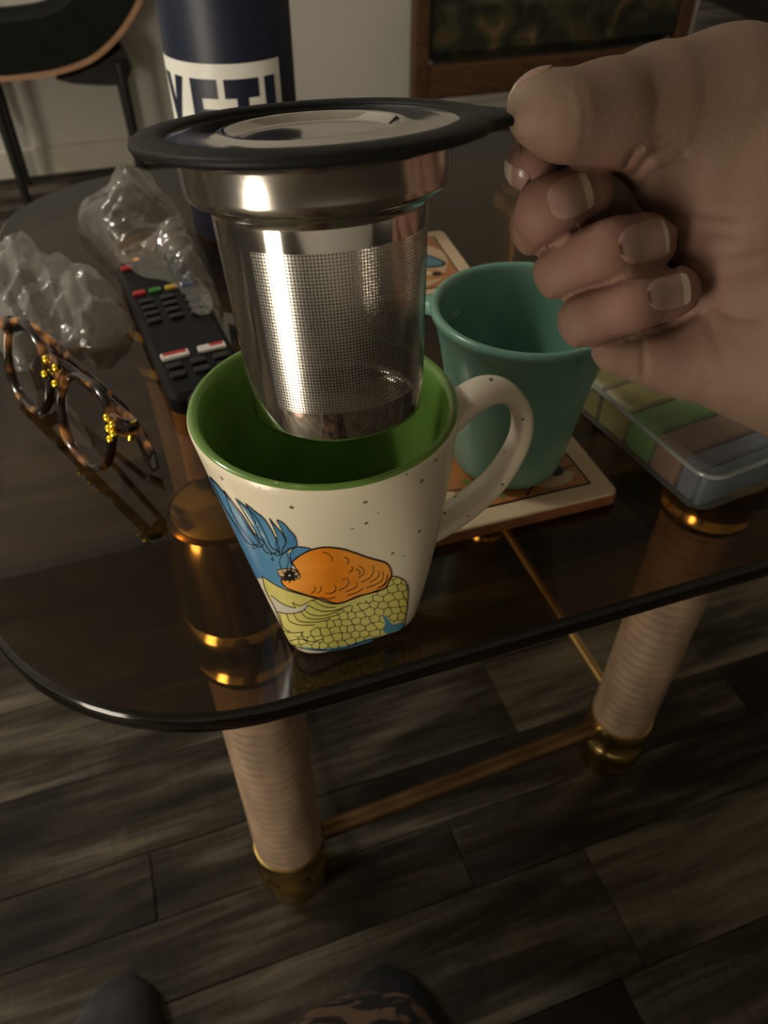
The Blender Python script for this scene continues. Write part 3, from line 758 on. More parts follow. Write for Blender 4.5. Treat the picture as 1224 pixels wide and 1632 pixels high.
# ------------------------------------------------------------------ hand
def C3(x, y, d): return atd(x, y, d)
def chain(pts): return [(C3(a, b, c), r) for a, b, c, r in pts]
thumb = [(862, 174, .1860, .0084), (902, 187, .187, .0092), (965, 183, .192, .0115), (1050, 181, .200, .0155), (1150, 190, .207, .0215), (1290, 260, .212, .027)]
index = [(848, 260, .2045, .0074), (884, 272, .220, .0085), (925, 260, .243, .0092), (1015, 235, .262, .012)]
middle = [(930, 308, .2035, .0079), (876, 337, .199, .0083), (866, 358, .211, .0086), (965, 330, .260, .0115)]
ringf = [(1034, 385, .2035, .0077), (962, 402, .198, .0083), (905, 428, .208, .0087), (1000, 420, .258, .011)]
pinky = [(1072, 466, .2035, .0073), (1002, 481, .199, .0078), (940, 508, .206, .0078), (1030, 520, .248, .010)]
low = [(985, 556, .222, .0075), (1095, 575, .222, .0115)]
hypo = [(1112, 550, .224, .0125), (1175, 562, .220, .0165), (1290, 580, .216, .022)]
thenar = [(1088, 275, .2115, .0130), (1190, 370, .211, .021), (1330, 430, .216, .029)]
palm = [(1130, 420, .247, .016), (1320, 430, .236, .030)]
metas = [[(1015, 235, .262, .012), (1420, 330, .252, .026)], [(965, 330, .260, .0115), (1420, 370, .256, .026)], [(1000, 420, .258, .011), (1420, 420, .256, .026)], [(1030, 520, .248, .010), (1420, 470, .250, .026)]]
arm = [(1290, 400, .226, .034), (1430, 400, .238, .031), (1640, 400, .246, .034), (2000, 420, .25, .040)]
wb0, wb1 = C3(1290, 260, .212), C3(1290, 575, .215)
groups = [chain(thumb), chain(thenar), chain(hypo), chain(palm), *[chain(q) for q in metas], chain(arm), [(wb0, .027), (wb1, .020)]]
fingers = [chain(index), chain(middle), chain(ringf), chain(pinky), chain(low)]
def cap_d(P, a, b, ra, rb):
    ab = b - a; t = np.clip(((P - a) @ ab) / (ab @ ab), 0, 1)
    return np.sqrt(((P - a - t[:, None] * ab) ** 2).sum(1)) - (ra + (rb - ra) * t)
def smin(a, b, k):
    h = np.clip(0.5 + 0.5 * (b - a) / k, 0, 1); return b + (a - b) * h - k * h * (1 - h)
def chain_d(P, ch, k):
    d = None
    for (a, ra), (b, rb) in zip(ch[:-1], ch[1:]):
        q = cap_d(P, a, b, ra, rb); d = q if d is None else smin(d, q, k)
    return d
creases = [([(848, 412), (900, 372), (945, 354), (972, 338)], .0013, 7), ([(868, 490), (925, 464), (1000, 446), (1075, 430)], .0013, 7), ([(930, 552), (1000, 541), (1070, 522), (1108, 500)], .0012, 7), ([(1000, 262), (1018, 236), (1052, 222), (1085, 222)], .0009, 5), ([(1015, 275), (1035, 250), (1062, 240), (1090, 243)], .0010, 6), ([(1022, 300), (1046, 272), (1080, 262), (1120, 262)], .0007, 6),
           ([(1060, 352), (1110, 340), (1170, 345), (1230, 335)], .0006, 7), ([(1075, 385), (1130, 372), (1200, 372), (1240, 362)], .0007, 7), ([(1085, 412), (1140, 420), (1240, 402)], .0008, 7), ([(1130, 480), (1160, 500), (1200, 508), (1240, 500)], .0007, 8),
           ([(1125, 500), (1150, 560), (1165, 610)], .0006, 9), ([(1026, 545), (1026, 600)], .0011, 4), ([(905, 150), (912, 190), (905, 225)], .0003, 6), ([(925, 140), (935, 190), (928, 235)], .0003, 6), ([(1010, 300), (1040, 330), (1072, 350)], .0008, 8),
           ([(1040, 120), (1050, 160), (1045, 200)], .00025, 9)]
bumps = [((1030, 238), .0012, 13), ((1045, 268), .0010, 13)]
def hand_d(P):
    d = chain_d(P, groups[0], .006)
    for g in groups[1:]: d = smin(d, chain_d(P, g, .006), .011)
    # web between thumb and palm stays folded; fingers keep their own outline
    for i, fch in enumerate(fingers):
        d = smin(d, chain_d(P, fch, .0035), .0011 if i < 4 else .004)
    s = P - EYE; z = s @ _F; px = 612 + FPX * (s @ _R) / z; py = 816 - FPX * (s @ _U) / z
    near = np.abs(d) < 0.004
    ii = np.nonzero(near & (z < .232))[0]
    if len(ii):
        add = np.zeros(len(ii))
        for pts, a, w in creases: add += a * np.exp(-(seg_d(px[ii], py[ii], smoothpts(pts, 12).tolist()) / w) ** 2)
        for (bx, by), a, w in bumps: add -= a * np.exp(-(((px[ii] - bx) ** 2 + (py[ii] - by) ** 2) / w ** 2))
        d[ii] += add
    return d
def surface_nets(fn, lo, hi, h):
    lo = np.asarray(lo); n = np.ceil((np.asarray(hi) - lo) / h).astype(int) + 1
    gx, gy, gz = (lo[i] + h * np.arange(n[i]) for i in range(3))
    D = np.empty(n)
    YZ = np.stack(np.meshgrid(gy, gz, indexing='ij'), -1).reshape(-1, 2)
    B = 12
    for i in range(0, n[0], B):
        xs = gx[i:i + B]; P = np.empty((len(xs) * len(YZ), 3)); P[:, 0] = np.repeat(xs, len(YZ)); P[:, 1:] = np.tile(YZ, (len(xs), 1))
        D[i:i + B] = fn(P).reshape(len(xs), n[1], n[2])
    S = D < 0
    c = [S[a:n[0] - 1 + a, b:n[1] - 1 + b, e:n[2] - 1 + e] for a in (0, 1) for b in (0, 1) for e in (0, 1)]
    cnt = sum(q.astype(int) for q in c); act = (cnt > 0) & (cnt < 8); ids = np.full(act.shape, -1); cells = np.argwhere(act); ids[act] = np.arange(len(cells))
    acc = np.zeros((len(cells), 3)); num = np.zeros(len(cells))
    offs = [(a, b, e) for a in (0, 1) for b in (0, 1) for e in (0, 1)]
    for p in offs:
        for ax in range(3):
            if p[ax]: continue
            q = list(p); q[ax] = 1
            d0 = D[tuple((cells + p).T)]; d1 = D[tuple((cells + q).T)]
            m_ = (d0 < 0) != (d1 < 0); t = d0 / (d0 - d1 + 1e-15)
            pos = np.array(p, float) + np.zeros((len(cells), 3)); pos[:, ax] += t
            acc[m_] += pos[m_]; num[m_] += 1
    V = lo + h * (cells + acc / num[:, None]); F_ = []
    for ax in range(3):
        b, e = (ax + 1) % 3, (ax + 2) % 3
        sl0 = [slice(1, n[i] - 1) for i in range(3)]; sl0[ax] = slice(0, n[ax] - 1); sl1 = list(sl0); sl1[ax] = slice(1, n[ax])
        s0, s1 = S[tuple(sl0)], S[tuple(sl1)]; off = np.array([1, 1, 1]); off[ax] = 0
        for flip, m_ in ((False, s0 & ~s1), (True, ~s0 & s1)):
            E = np.argwhere(m_) + off
            def cid(db, de):
                q = E.copy(); q[:, b] -= db; q[:, e] -= de; return ids[tuple(q.T)]
            quad = np.stack([cid(1, 1), cid(0, 1), cid(0, 0), cid(1, 0)], 1)
            F_.append(quad[:, ::-1] if flip else quad)
    return V, np.vstack(F_)
# extent: hand and wrist finely, forearm coarser but in the same surface
allp = [q for g in groups + fingers for q in g]
lo = np.min([p - r for p, r in allp], 0) - .004; hi = np.max([p + r for p, r in allp], 0) + .004
V, Fq = surface_nets(hand_d, lo, hi, .00105)
hand_base = V[np.argmin(V[:, 2])].copy()
handE = thing('hand', 'right hand seen palm side, thumb and forefinger pinching the infuser tab', 'hand', (V[:, 0].mean(), V[:, 1].mean(), V[:, 2].min()))
sk = mesh('skin', V, Fq.tolist(), M['skin'], handE, sharp=180)
base = np.array([0.162, 0.104, 0.074]); pink = np.array([0.200, 0.100, 0.077]); tipc = np.array([0.36, 0.27, 0.18])
w = np.zeros(len(V)); 
for ch in fingers[:4]:
    for p, r in ch[:2]: w = np.maximum(w, np.exp(-((V - p) ** 2).sum(1) / (.016 ** 2)))
wt = np.exp(-((V - C3(845, 160, .186)) ** 2).sum(1) / (.0075 ** 2))
cols = base * (1 - w[:, None]) + pink * w[:, None]; cols = cols * (1 - wt[:, None] * .7) + tipc * wt[:, None] * .7
color_attr(sk, np.hstack([cols, np.ones((len(V), 1))]))
def march(p0, n):
    p = np.array(p0); 
    for _ in range(40):
        d = float(hand_d(p[None])[0]); p = p + n * max(d, 0) * 0.8
        if d < 0.00005: break
    return p
def nail(center, axis_px, length, width, n=None, edge=0.16, lift=0.00045):
    """plate lying on the fingertip, its long way along axis_px, found by sliding onto the skin along n"""
    cx, cy, d = center; ax = np.array(axis_px, float); ax /= np.hypot(*ax)
    A = _R * ax[0] - _U * ax[1]; nn = ray(cx, cy) / np.linalg.norm(ray(cx, cy)) if n is None else np.asarray(n, float)
    A = A - nn * (A @ nn); A /= np.linalg.norm(A); Bv = np.cross(nn, A); c0 = C3(cx, cy, d)
    nu, nv = 13, 11; P = []
    for i in range(nu):
        t = -1 + 2 * i / (nu - 1)
        wd_ = (1 - max(0, -t) ** 3 * .82) ** .5 * (1 - 0.18 * max(0, t) ** 4)
        for j in range(nv):
            s = (-1 + 2 * j / (nv - 1))
            tt = t + (0.10 * (1 - s * s) if t > 0 else 0) * t
            P.append(march(c0 + A * tt * length / 2 + Bv * s * wd_ * width / 2 - nn * .02, nn) - nn * lift * (1 - .8 * s ** 4))
    P = np.array(P); Q = P + nn * .0009
    f1 = grid_faces(nu, nv); V_ = np.vstack([P, Q]); k = len(P)
    rim = [j for j in range(nv)] + [i * nv + nv - 1 for i in range(1, nu)] + [(nu - 1) * nv + j for j in range(nv - 2, -1, -1)] + [i * nv for i in range(nu - 2, 0, -1)]
    f2 = [(rim[i], rim[(i + 1) % len(rim)], k + rim[(i + 1) % len(rim)], k + rim[i]) for i in range(len(rim))]
    fc = f1 + f2; cut = int((nu - 1) * (1 - edge))
    mi = [1 if (i // (nv - 1)) >= cut else 0 for i in range(len(f1))] + [0] * len(f2)
    return mesh('nail', V_, fc, None, handE, mats=[M['nail'], M['nail_edge']], midx=mi, sharp=60)
nail((908, 314, .196), (60, -24), .0105, .0098, edge=.12)
nail((1026, 386, .196), (62, -18), .0115, .0100, edge=.08)
nail((1066, 466, .196), (60, -14), .0098, .0086, edge=.10)
nail((848, 150, .186), (-45, -28), .0105, .0098, n=(_F * .55 - _U * .80 + _R * .22) / np.linalg.norm(_F * .55 - _U * .80 + _R * .22), edge=.25)
nail((826, 282, .204), (-26, 10), .0090, .0080, n=(_F * .35 + _U * .75 + _R * .56) / np.linalg.norm(_F * .35 + _U * .75 + _R * .56), edge=.35)

# ------------------------------------------------------------------ teal mug on its tile
TC = np.array([0.0610, 0.2925]); TZ = T + 0.0088
teal = thing('teal_mug', 'plain teal ceramic mug standing on the front tile coaster', 'mug', (TC[0], TC[1], TZ))
tb = (TC[0], TC[1], TZ)
mesh('body', *lathe([(0.0, 0.002), (0.020, 0.002), (0.0215, 0.0), (0.0235, 0.0), (0.0258, 0.0022), (0.0272, 0.006), (0.0290, 0.018), (0.0312, 0.034), (0.0338, 0.052), (0.0368, 0.068), (0.0390, 0.0765), (0.0402, 0.0795), (0.0413, 0.0815), (0.0414, 0.0832), (0.0405, 0.0845), (0.0390, 0.0847), (0.0377, 0.0838), (0.0368, 0.0815), (0.0345, 0.068), (0.0312, 0.050), (0.0288, 0.034), (0.0262, 0.018), (0.0235, 0.009), (0.018, 0.0065), (0.0, 0.006)], tb, n=96), M['teal'], teal, sharp=60)
hdir = np.array([-0.82, 0.57, 0]); hdir /= np.linalg.norm(hdir)
hp = [np.array(tb) + hdir * r + ZZ * z for r, z in ((0.034, 0.066), (0.045, 0.070), (0.056, 0.066), (0.0615, 0.052), (0.056, 0.036), (0.043, 0.027), (0.029, 0.027))]
mesh('handle', *strap(smoothpts(hp, 30), np.cross(ZZ, hdir), 0.0062, 0.0042, power=2.2), M['teal'], teal, sharp=70)

def tile(corner, ang, side, label, which):
    a = math.radians(ang); u = np.array([math.cos(a), math.sin(a), 0]); v = np.array([-math.sin(a), math.cos(a), 0])
    c = np.array(corner) - u * side / 2 + v * side / 2; c[2] = T
    t = thing('tile_coaster', label, 'coaster', c, 'painted tile coasters')
    mesh('clay_body', *slab(c + ZZ * .0006, side, side, .0062, u, v, ZZ, r=.004, rz=.0006), M['terracotta'], t, label='rust brown clay edge', sharp=30)
    g = mesh('glazed_face', *slab(c + ZZ * .0066, side - .0008, side - .0008, .0012, u, v, ZZ, r=.0045, rz=.0009), M['tile_cream'], t, label='cream glazed border', sharp=30)
    z = .0078; i = side - .020
    mesh('outline', *slab(c + ZZ * z, i, i, .00012, u, v, ZZ, r=.0006), M['tile_black'], g, smooth=False, label='black painted line')
    mesh('picture', *slab(c + ZZ * (z + .0001), i - .0024, i - .0024, .00012, u, v, ZZ, r=.0004), M['tile_picture'], g, smooth=False, label='rust coloured picture field')
    def at(x, y): return c + u * x + v * y + ZZ * (z + .0002)
    def blob(nm, cx, cy, rx, ry, rot, m, lift=0.0, n=20):
        pts = []
        for k in range(n):
            th = 2 * math.pi * k / n; x, y = rx * math.cos(th) * (1 + .08 * math.sin(3 * th)), ry * math.sin(th)
            pts.append(at(cx + x * math.cos(rot) - y * math.sin(rot), cy + x * math.sin(rot) + y * math.cos(rot)) + ZZ * lift)
        mesh(nm, *poly_patch(pts, .00012, ZZ), m, g, smooth=False)
    def stroke(nm, pts, w, m):
        P = smoothpts([at(x, y) for x, y in pts], 14); tg = np.gradient(P, axis=0); sd = np.cross(tg, ZZ); sd /= np.linalg.norm(sd, axis=1)[:, None]
        V = np.vstack([P + sd * w / 2, P - sd * w / 2]); V = np.vstack([V, V + ZZ * .00014]); k = len(P)
        f = [(2 * k + i, 2 * k + i + 1, 3 * k + i + 1, 3 * k + i) for i in range(k - 1)] + [(i, k + i, k + i + 1, i + 1) for i in range(k - 1)]
        mesh(nm, V, f, m, g, smooth=False)
    h = i / 2
    if which == 0:
        blob('painted_petal', h * .80, -h * .30, .010, .0055, 1.1, M['tile_pale']); blob('painted_petal', h * .62, -h * .80, .011, .0045, .1, M['tile_pale'])
        blob('painted_flower', h * .70, -h * .66, .0042, .0036, .3, M['tile_black'], .0001); blob('painted_flower', h * .60, -h * .54, .0020, .0018, .3, M['tile_blue'], .0003)
        stroke('painted_stem', [(-h * .55, -h * .95), (-h * .40, -h * .70), (-h * .45, -h * .45)], .0032, M['tile_green'])
        stroke('painted_stem', [(-h * .10, -h * .9), (-h * .22, -h * .70), (-h * .05, -h * .55)], .0026, M['tile_green'])
        stroke('painted_line', [(-h * .95, -h * .55), (-h * .5, -h * .62), (0, -h * .78), (h * .5, -h * .72)], .0009, M['tile_black'])
        stroke('painted_line', [(h * .15, -h * .95), (h * .42, -h * .75), (h * .95, -h * .62)], .0009, M['tile_black'])
        blob('painted_petal', -h * .8, -h * .72, .007, .005, .4, M['tile_pale'])
    else:
        blob('painted_ground', 0, 0, h * .95, h * .95, 0, M['tile_pale'])
        blob('painted_wing', h * .44, h * .10, .020, .0105, -.75, M['tile_black'], .0001); blob('painted_wing', h * .44, h * .10, .0175, .0085, -.75, M['tile_blue'], .0003)
        blob('painted_rock', h * .35, -h * .48, .015, .008, -.2, M['tile_picture'], .0001)
        for k in range(4): blob('painted_pebble', h * (.2 + .13 * k), -h * (.36 + .05 * k), .0035, .003, k, M['tile_black' if k % 2 else 'tile_cream'], .0003)
    return t
tc1 = atz(989, 785, T + .0078)
tile((tc1[0], tc1[1], T), 18.3, .100, 'cream bordered tile coaster with rust picture under the teal mug', 0)
tc2b = atz(706, 366, T + .0078); a2 = math.radians(14)
tile((tc2b[0] + math.sin(a2) * .1, tc2b[1] - math.cos(a2) * .1, T), 14, .100, 'tile coaster with blue winged picture lying behind the infuser and teal mug', 1)

# ------------------------------------------------------------------ navy bottle
BC = np.array([-0.1075, 0.598]); BR = 0.0440
bb = (BC[0], BC[1], T)
bottle = thing('insulated_bottle', 'navy insulated bottle with white lettered label standing at the table back', 'bottle', bb)
mesh('body', *lathe([(0.0, .001), (.040, .0), (.0435, .002), (BR, .006), (BR, .185), (.0435, .200), (.036, .214), (.029, .221), (.0265, .226), (.0265, .240), (.0, .240)], bb, n=72), M['navy'], bottle, sharp=35)
mesh('cap', *lathe([(.0, .2402), (.0295, .2402), (.031, .243), (.031, .262), (.029, .266), (.0, .267)], bb, n=48), M['remote'], bottle, sharp=35)
face = math.atan2(-BC[1], -BC[0])            # towards the viewer's side
def cyl(a_deg, z, off): 
    a = face + math.radians(a_deg); return np.array([BC[0] + math.cos(a) * (BR + off), BC[1] + math.sin(a) * (BR + off), T + z])
def curved(poly_az, off, thick, nm, m, parent, label=None):
    """polygon in (angle, height) cut fine enough to wrap round the bottle"""
    bm = bmesh.new(); vs = [bm.verts.new((x / 10, y * 20, 0)) for x, y in poly_az]; fc = bm.faces.new(vs)
    bmesh.ops.triangulate(bm, faces=[fc])
    xs = [x for x, y in poly_az]
    for c in np.arange(math.floor(min(xs)) + 1, max(xs), 4.0):
        bmesh.ops.bisect_plane(bm, geom=bm.verts[:] + bm.edges[:] + bm.faces[:], plane_co=(c / 10, 0, 0), plane_no=(1, 0, 0))
    bm.verts.index_update()
    V = np.array([cyl(v.co.x * 10, v.co.y / 20, off + thick) for v in bm.verts]); Vb = np.array([cyl(v.co.x * 10, v.co.y / 20, off - .0002) for v in bm.verts]); k = len(V)
    f = [tuple(v.index for v in q.verts) for q in bm.faces] ; b = [e for e in bm.edges if len(e.link_faces) == 1]
    f2 = [tuple(i + k for i in q[::-1]) for q in f] + [(e.verts[0].index, e.verts[1].index, e.verts[1].index + k, e.verts[0].index + k) for e in b]
    bm.free()
    return mesh(nm, np.vstack([V, Vb]), f + f2, m, parent, label=label, smooth=False)
LZ0, LZ1 = 0.057, 0.1235
lab = curved([(-84, LZ0), (46, LZ0), (46, LZ1), (-84, LZ1)], .0002, .0002, 'label', M['label_white'], bottle, 'white rectangular label')
z0, z1 = 0.067, 0.1145; zs = z1 - z0; st = .012
def L(a, zf): return (a, z0 + zs * zf)
letters = {
    'letter_y': [L(-77, 1), L(-67, 1), L(-62, .62), L(-57, 1), L(-47, 1), L(-57.5, .42), L(-57.5, 0), L(-66.5, 0), L(-66.5, .42)],
    'letter_e': [L(-39, 1), L(-14, 1), L(-14, .76), L(-29, .76), L(-29, .62), L(-16, .62), L(-16, .39), L(-29, .39), L(-29, .24), L(-13, .24), L(-13, 0), L(-39, 0)],
    'letter_t': [L(-8, 1), L(22, 1), L(22, .76), L(12, .76), L(12, 0), L(2, 0), L(2, .76), L(-8, .76)],
    'letter_i': [L(28, 1), L(38.5, 1), L(38.5, 0), L(28, 0)]}
for nm, pl in letters.items(): curved(pl, .0005, .0003, nm, M['navy'], lab, 'navy capital letter')

# ------------------------------------------------------------------ remote control
ra, rb = atz(187, 432, T + .014), atz(296, 700, T + .014)
rdir = rb - ra; rdir[2] = 0; rdir /= np.linalg.norm(rdir); rside = np.cross(ZZ, rdir)
if rside[0] < 0: rside = -rside
RW, RL = 0.046, 0.178
rc = ra + rdir * (RL / 2 - .012) + rside * RW / 2; rc[2] = T
remote = thing('remote_control', 'long black television remote with coloured keys lying behind the parrot mug', 'remote control', rc)
mesh('case', *slab(rc + ZZ * .0004, RW, RL, .0145, rside, rdir, ZZ, r=.007, rz=.003), M['remote'], remote, sharp=35)
def on_remote(x, y): 
    p = atz(x, y, T + .0158); return (p - rc) @ rside, (p - rc) @ rdir
def key(name, s, l, w, h, m, t=.0022, label=None, r=.0014):
    c = rc + rside * s + rdir * l + ZZ * .0147
    return mesh(name, *slab(c, w, h, t, rside, rdir, ZZ, r=r, rz=.0005, n=4), m, remote, sharp=35, label=label)
s, l = on_remote(197, 428); key('power_key', s + .002, l, .008, .0055, M['key_red'], label='red power key')
s0, l0 = on_remote(216, 471); s1, l1 = on_remote(289, 452); l0 = (l0 + l1) / 2
for i, c in enumerate(('red', 'green', 'yellow', 'blue')):
    key('%s_key' % c, -RW / 2 + .0075 + i * .0103, l0, .0082, .0050, M['key_' + c], label='%s colour key' % c)
for r_ in range(4):
    for c_ in range(3):
        key('rubber_key', -RW / 2 + .0095 + c_ * .0135, l0 + .0125 + r_ * .0088, .0090, .0052, M['key'])
s, l = on_remote(276, 568); s2, l2 = on_remote(328, 554); lw = (l + l2) / 2
for q in (-1, 1):
    k_ = key('white_key', q * .0108, lw, .0165, .0068, M['key_white'], label='white key with red printed band')
    c = rc + rside * (q * .0108 + (0 if q < 0 else .003)) + rdir * (lw - .0012) + ZZ * .01692
    mesh('printed_band', *slab(c, .0135 if q < 0 else .008, .0030, .00012, rside, rdir, ZZ, r=.0004), M['key_red'], k_, smooth=False)
for r_ in range(2):
    for c_ in range(3): key('rubber_key', -RW / 2 + .0095 + c_ * .0135, lw + .011 + r_ * .0095, .0090, .0056, M['key'])
c = rc + rdir * (lw + .052) + ZZ * .0147
mesh('navigation_ring', *lathe([(.0075, 0), (.0078, .0014), (.0095, .0022), (.0135, .0022), (.0150, .0014), (.0155, 0)], c, n=36), M['key'], remote, sharp=40)
mesh('select_key', *lathe([(.0065, 0), (.0065, .0018), (.0055, .0024), (0, .0025)], c, n=28), M['key'], remote, sharp=40)

# ------------------------------------------------------------------ crumpled film bags
from mathutils import noise as mnoise
def film_bag(name, label, cat, outline_px, height, m, seed, facets, zbase=.0015, peaks=(), floor_fn=None):
    """a loose film: rumpled dome on a ragged outline, pulled into long sharp folds"""
    pts = np.array([atz(x, y, T) for x, y in outline_px])[:, :2]
    P = smoothpts(np.vstack([pts, pts[:1]]), 240)[:-1]; c = P.mean(0)
    nr = 64; V = []; k = len(P); rg = random.Random(int(seed * 10)); folds = []
    for q_ in range(7):
        an = rg.uniform(0, math.pi); fr_ = .45 * 1.42 ** q_; folds.append((math.cos(an), math.sin(an), fr_, rg.random(), .20 / fr_ ** .75))
    def N(q, s_, o_): return mnoise.noise(Vector((q[0] * s_ + o_, q[1] * s_ - o_ * .6, seed + o_)))
    for i in range(nr + 1):
        t = i / nr
        for j in range(k):
            q = c + (P[j] - c) * max(t, 1e-3)
            w_ = q + np.array([N(q, facets, 1.3), N(q, facets, 4.7)]) * .22 / facets
            f1 = N(w_, facets * .55, 2.2); r1 = 0.0
            for dx_, dy_, fr_, ph_, am_ in folds:                # creased flat facets
                x_ = (w_[0] * dx_ + w_[1] * dy_) * fr_ * facets + ph_; r1 += am_ * (1 - 4 * abs(x_ - math.floor(x_) - .5))
            dome = (1 - t ** 2.5) ** .6 if t < 1 else 0
            z = zbase + height * dome * (.66 + .22 * f1 + .60 * r1)
            for (pp, hh_, ww) in peaks:
                dd = np.hypot(*(q - pp)); z += hh_ * max(0, 1 - dd / ww) ** 1.3 * dome
            jit = N(q, facets * 1.4, 6.0) * .006 * t
            if floor_fn is not None: z = max(z, floor_fn(q))
            V.append((q[0] + jit, q[1] + jit, T + max(z, zbase)))
    V = np.array(V); f = grid_faces(nr + 1, k, True)
    o = mesh(name, V, f, m, smooth=True, sharp=24); tag(o, label, cat, 'crumpled plastic bags on the glass table')
    return o
pk = [(atz(112, 430, T)[:2], .030, .030), (atz(40, 470, T)[:2], .016, .03)]
film_bag('plastic_bag', 'hazy crumpled plastic bag at the left table edge behind the glasses', 'plastic bag', [(-40, 440), (20, 410), (60, 445), (110, 455), (165, 440), (190, 490), (208, 525), (160, 555), (110, 560), (60, 590), (20, 590), (-30, 530)], .040, M['film_hazy'], 6.4, 24, peaks=pk)
def over_remote(q):
    d = np.array([q[0], q[1], T]) - rc; s, l = d @ rside, d @ rdir
    return .0188 if abs(s) < RW / 2 + .003 and abs(l) < RL / 2 + .003 else .0015
film_bag('plastic_bag', 'clear crumpled wrapper draped over the remote in front of the bottle', 'plastic bag', [(125, 375), (132, 345), (190, 310), (230, 295), (290, 345), (322, 400), (345, 450), (358, 500), (348, 538), (318, 535), (285, 490), (235, 478), (200, 440), (160, 405)], .042, M['film'], 8.4, 17, floor_fn=over_remote)

# ------------------------------------------------------------------ eyeglasses
GA, GB = atz(133, 672, T + .022), atz(52, 596, T + .022)
W = GA - GB; W[2] = 0; W /= np.linalg.norm(W)
Nn = np.cross(ZZ, W); 
if Nn[0] < 0: Nn = -Nn
tilt = math.radians(70); Y = Nn * math.cos(tilt) + ZZ * math.sin(tilt); NF = np.cross(W, Y)
if NF @ Nn < 0: NF = -NF
GO = (GA + GB) / 2; GO[2] = T + .0245
def gp(x, y, z=0.0): return GO + W * x + Y * y + NF * z
glasses = thing('eyeglasses', 'folded tortoiseshell eyeglasses with gold studs near the left table edge', 'eyeglasses', (GO[0], GO[1], T))
sep = 0.033
def rim_pts(cx, sgn, n=48):
    P = []
    for t in np.linspace(0, 2 * math.pi, n, endpoint=False):
        c, s_ = math.cos(t), math.sin(t)
        x = .0265 * np.sign(c) * abs(c) ** .82; y = .0215 * np.sign(s_) * abs(s_) ** .85
        y += .003 * (sgn * x / .0265) * (1 if y > 0 else .2); P.append(gp(cx + x, y))
    return np.array(P)
for cx, sg in ((sep, 1), (-sep, -1)):
    rp = rim_pts(cx, sg)
    rm = mesh('rim', *tube(rp, .0021, .0026, n=10, up=NF, closed=True), M['tortoise'], glasses)
    ctr = gp(cx, 0, .0016); V = np.vstack([[ctr + NF * .0008], (rp - gp(cx, 0)) * .5 + ctr, (rp - gp(cx, 0)) * .95 + gp(cx, 0, .0004)]); k = len(rp)
    f = [(0, 1 + i, 1 + (i + 1) % k) for i in range(k)] + [(1 + i, 1 + k + i, 1 + k + (i + 1) % k, 1 + (i + 1) % k) for i in range(k)]
    mesh('lens', V, f, M['lens'], glasses, label='clear lens')
br_ = smoothpts([gp(-.0085, .008), gp(-.004, .0125), gp(.004, .0125), gp(.0085, .008)], 14)
mesh('bridge', *tube(br_, .0024, .0042, n=10, up=Y), M['tortoise'], glasses)
for sg in (1, -1):
    x0 = sg * (sep + .0275)
    mesh('end_piece', *tube(np.array([gp(x0 - sg * .003, .012), gp(x0 + sg * .003, .0125), gp(x0 + sg * .0055, .012, .003), gp(x0 + sg * .005, .0115, .008)]), .0030, .0046, n=10, up=Y), M['tortoise'], glasses)
    far = -1 * sg; off = .0095 if sg > 0 else .0145
    arm_p = smoothpts([gp(x0 + sg * .0045, .0115, .008), gp(x0 - sg * .002, .011, off), gp(x0 - sg * .05, .008, off + .003), gp(x0 - sg * .095, .004, off + .005), gp(x0 - sg * .112, -.003, off + .006), gp(x0 - sg * .126, -.014, off + .007)], 40)
    tm = mesh('temple', *tube(arm_p, .0017, np.concatenate([np.full(26, .0034), np.linspace(.0034, .0058, 10), np.linspace(.0056, .0030, 4)]), n=10, up=Y), M['tortoise'], glasses)
def stud(p, n_, r=.0021):
    return mesh('gold_stud', *lathe([(r, 0), (r * .95, r * .45), (r * .6, r * .8), (0, r * .95)], p, n_, n=14), M['gold'], glasses, label='round gold stud')
xo = sep + .0275
for dx, dy in ((-.001, .0150), (.0045, .0140), (.0015, .0105), (.0060, .0100), (.0035, .0060)): stud(gp(xo + dx, dy, -.0034), -NF)
for dx, dy in ((-.0055, .0165), (.0055, .0165), (-.0060, .0080), (.0060, .0080)): stud(gp(dx, dy, -.0030), -NF, .0023)
mesh('brow_bar', *tube(smoothpts([gp(-.008, .0125, -.001), gp(0, .0150, -.0015), gp(.008, .0125, -.001)], 10), .0018, .0056, n=10, up=Y), M['tortoise'], glasses)
mesh('hinge', *tube(np.array([gp(xo + .006, .016, .0055), gp(xo + .006, .006, .0055)]), .0018, n=10), M['gold'], glasses, label='gold hinge')

# ------------------------------------------------------------------ plastic organiser box
pa_, pb_ = atz(1100, 822, T), atz(952, 690, T)
bl = pb_ - pa_; bl[2] = 0; bl /= np.linalg.norm(bl); bs = np.cross(bl, ZZ)
if bs[0] < 0: bs = -bs
BL, BWd, BHt = 0.150, 0.072, 0.027
bc = pa_ + bl * (BL / 2 - .003) + bs * BWd / 2; bc[2] = T
boxE = thing('organizer_box', 'clear plastic organizer box with coloured bins beside the teal mug', 'organizer box', bc)
mesh('case', *slab(bc + ZZ * .0004, BWd, BL, BHt, bs, bl, ZZ, r=.010, rz=.003), M['box_clear'], boxE, label='clear rounded case', sharp=40)
marks = [(1097, 748), (1069, 724), (1030, 687), (993, 651), (953, 613)]        # bin walls along the near side of the lid
ps = [float((atz(x, y, T + BHt) - bc) @ bl) for x, y in marks]
ps = [-BL / 2 + .0045] + ps + [BL / 2 - .0045]
ps = [p for p in ps if p <= BL / 2 - .0045]
names = ['blue', 'violet', 'rust', 'green', 'yellow', 'yellow']
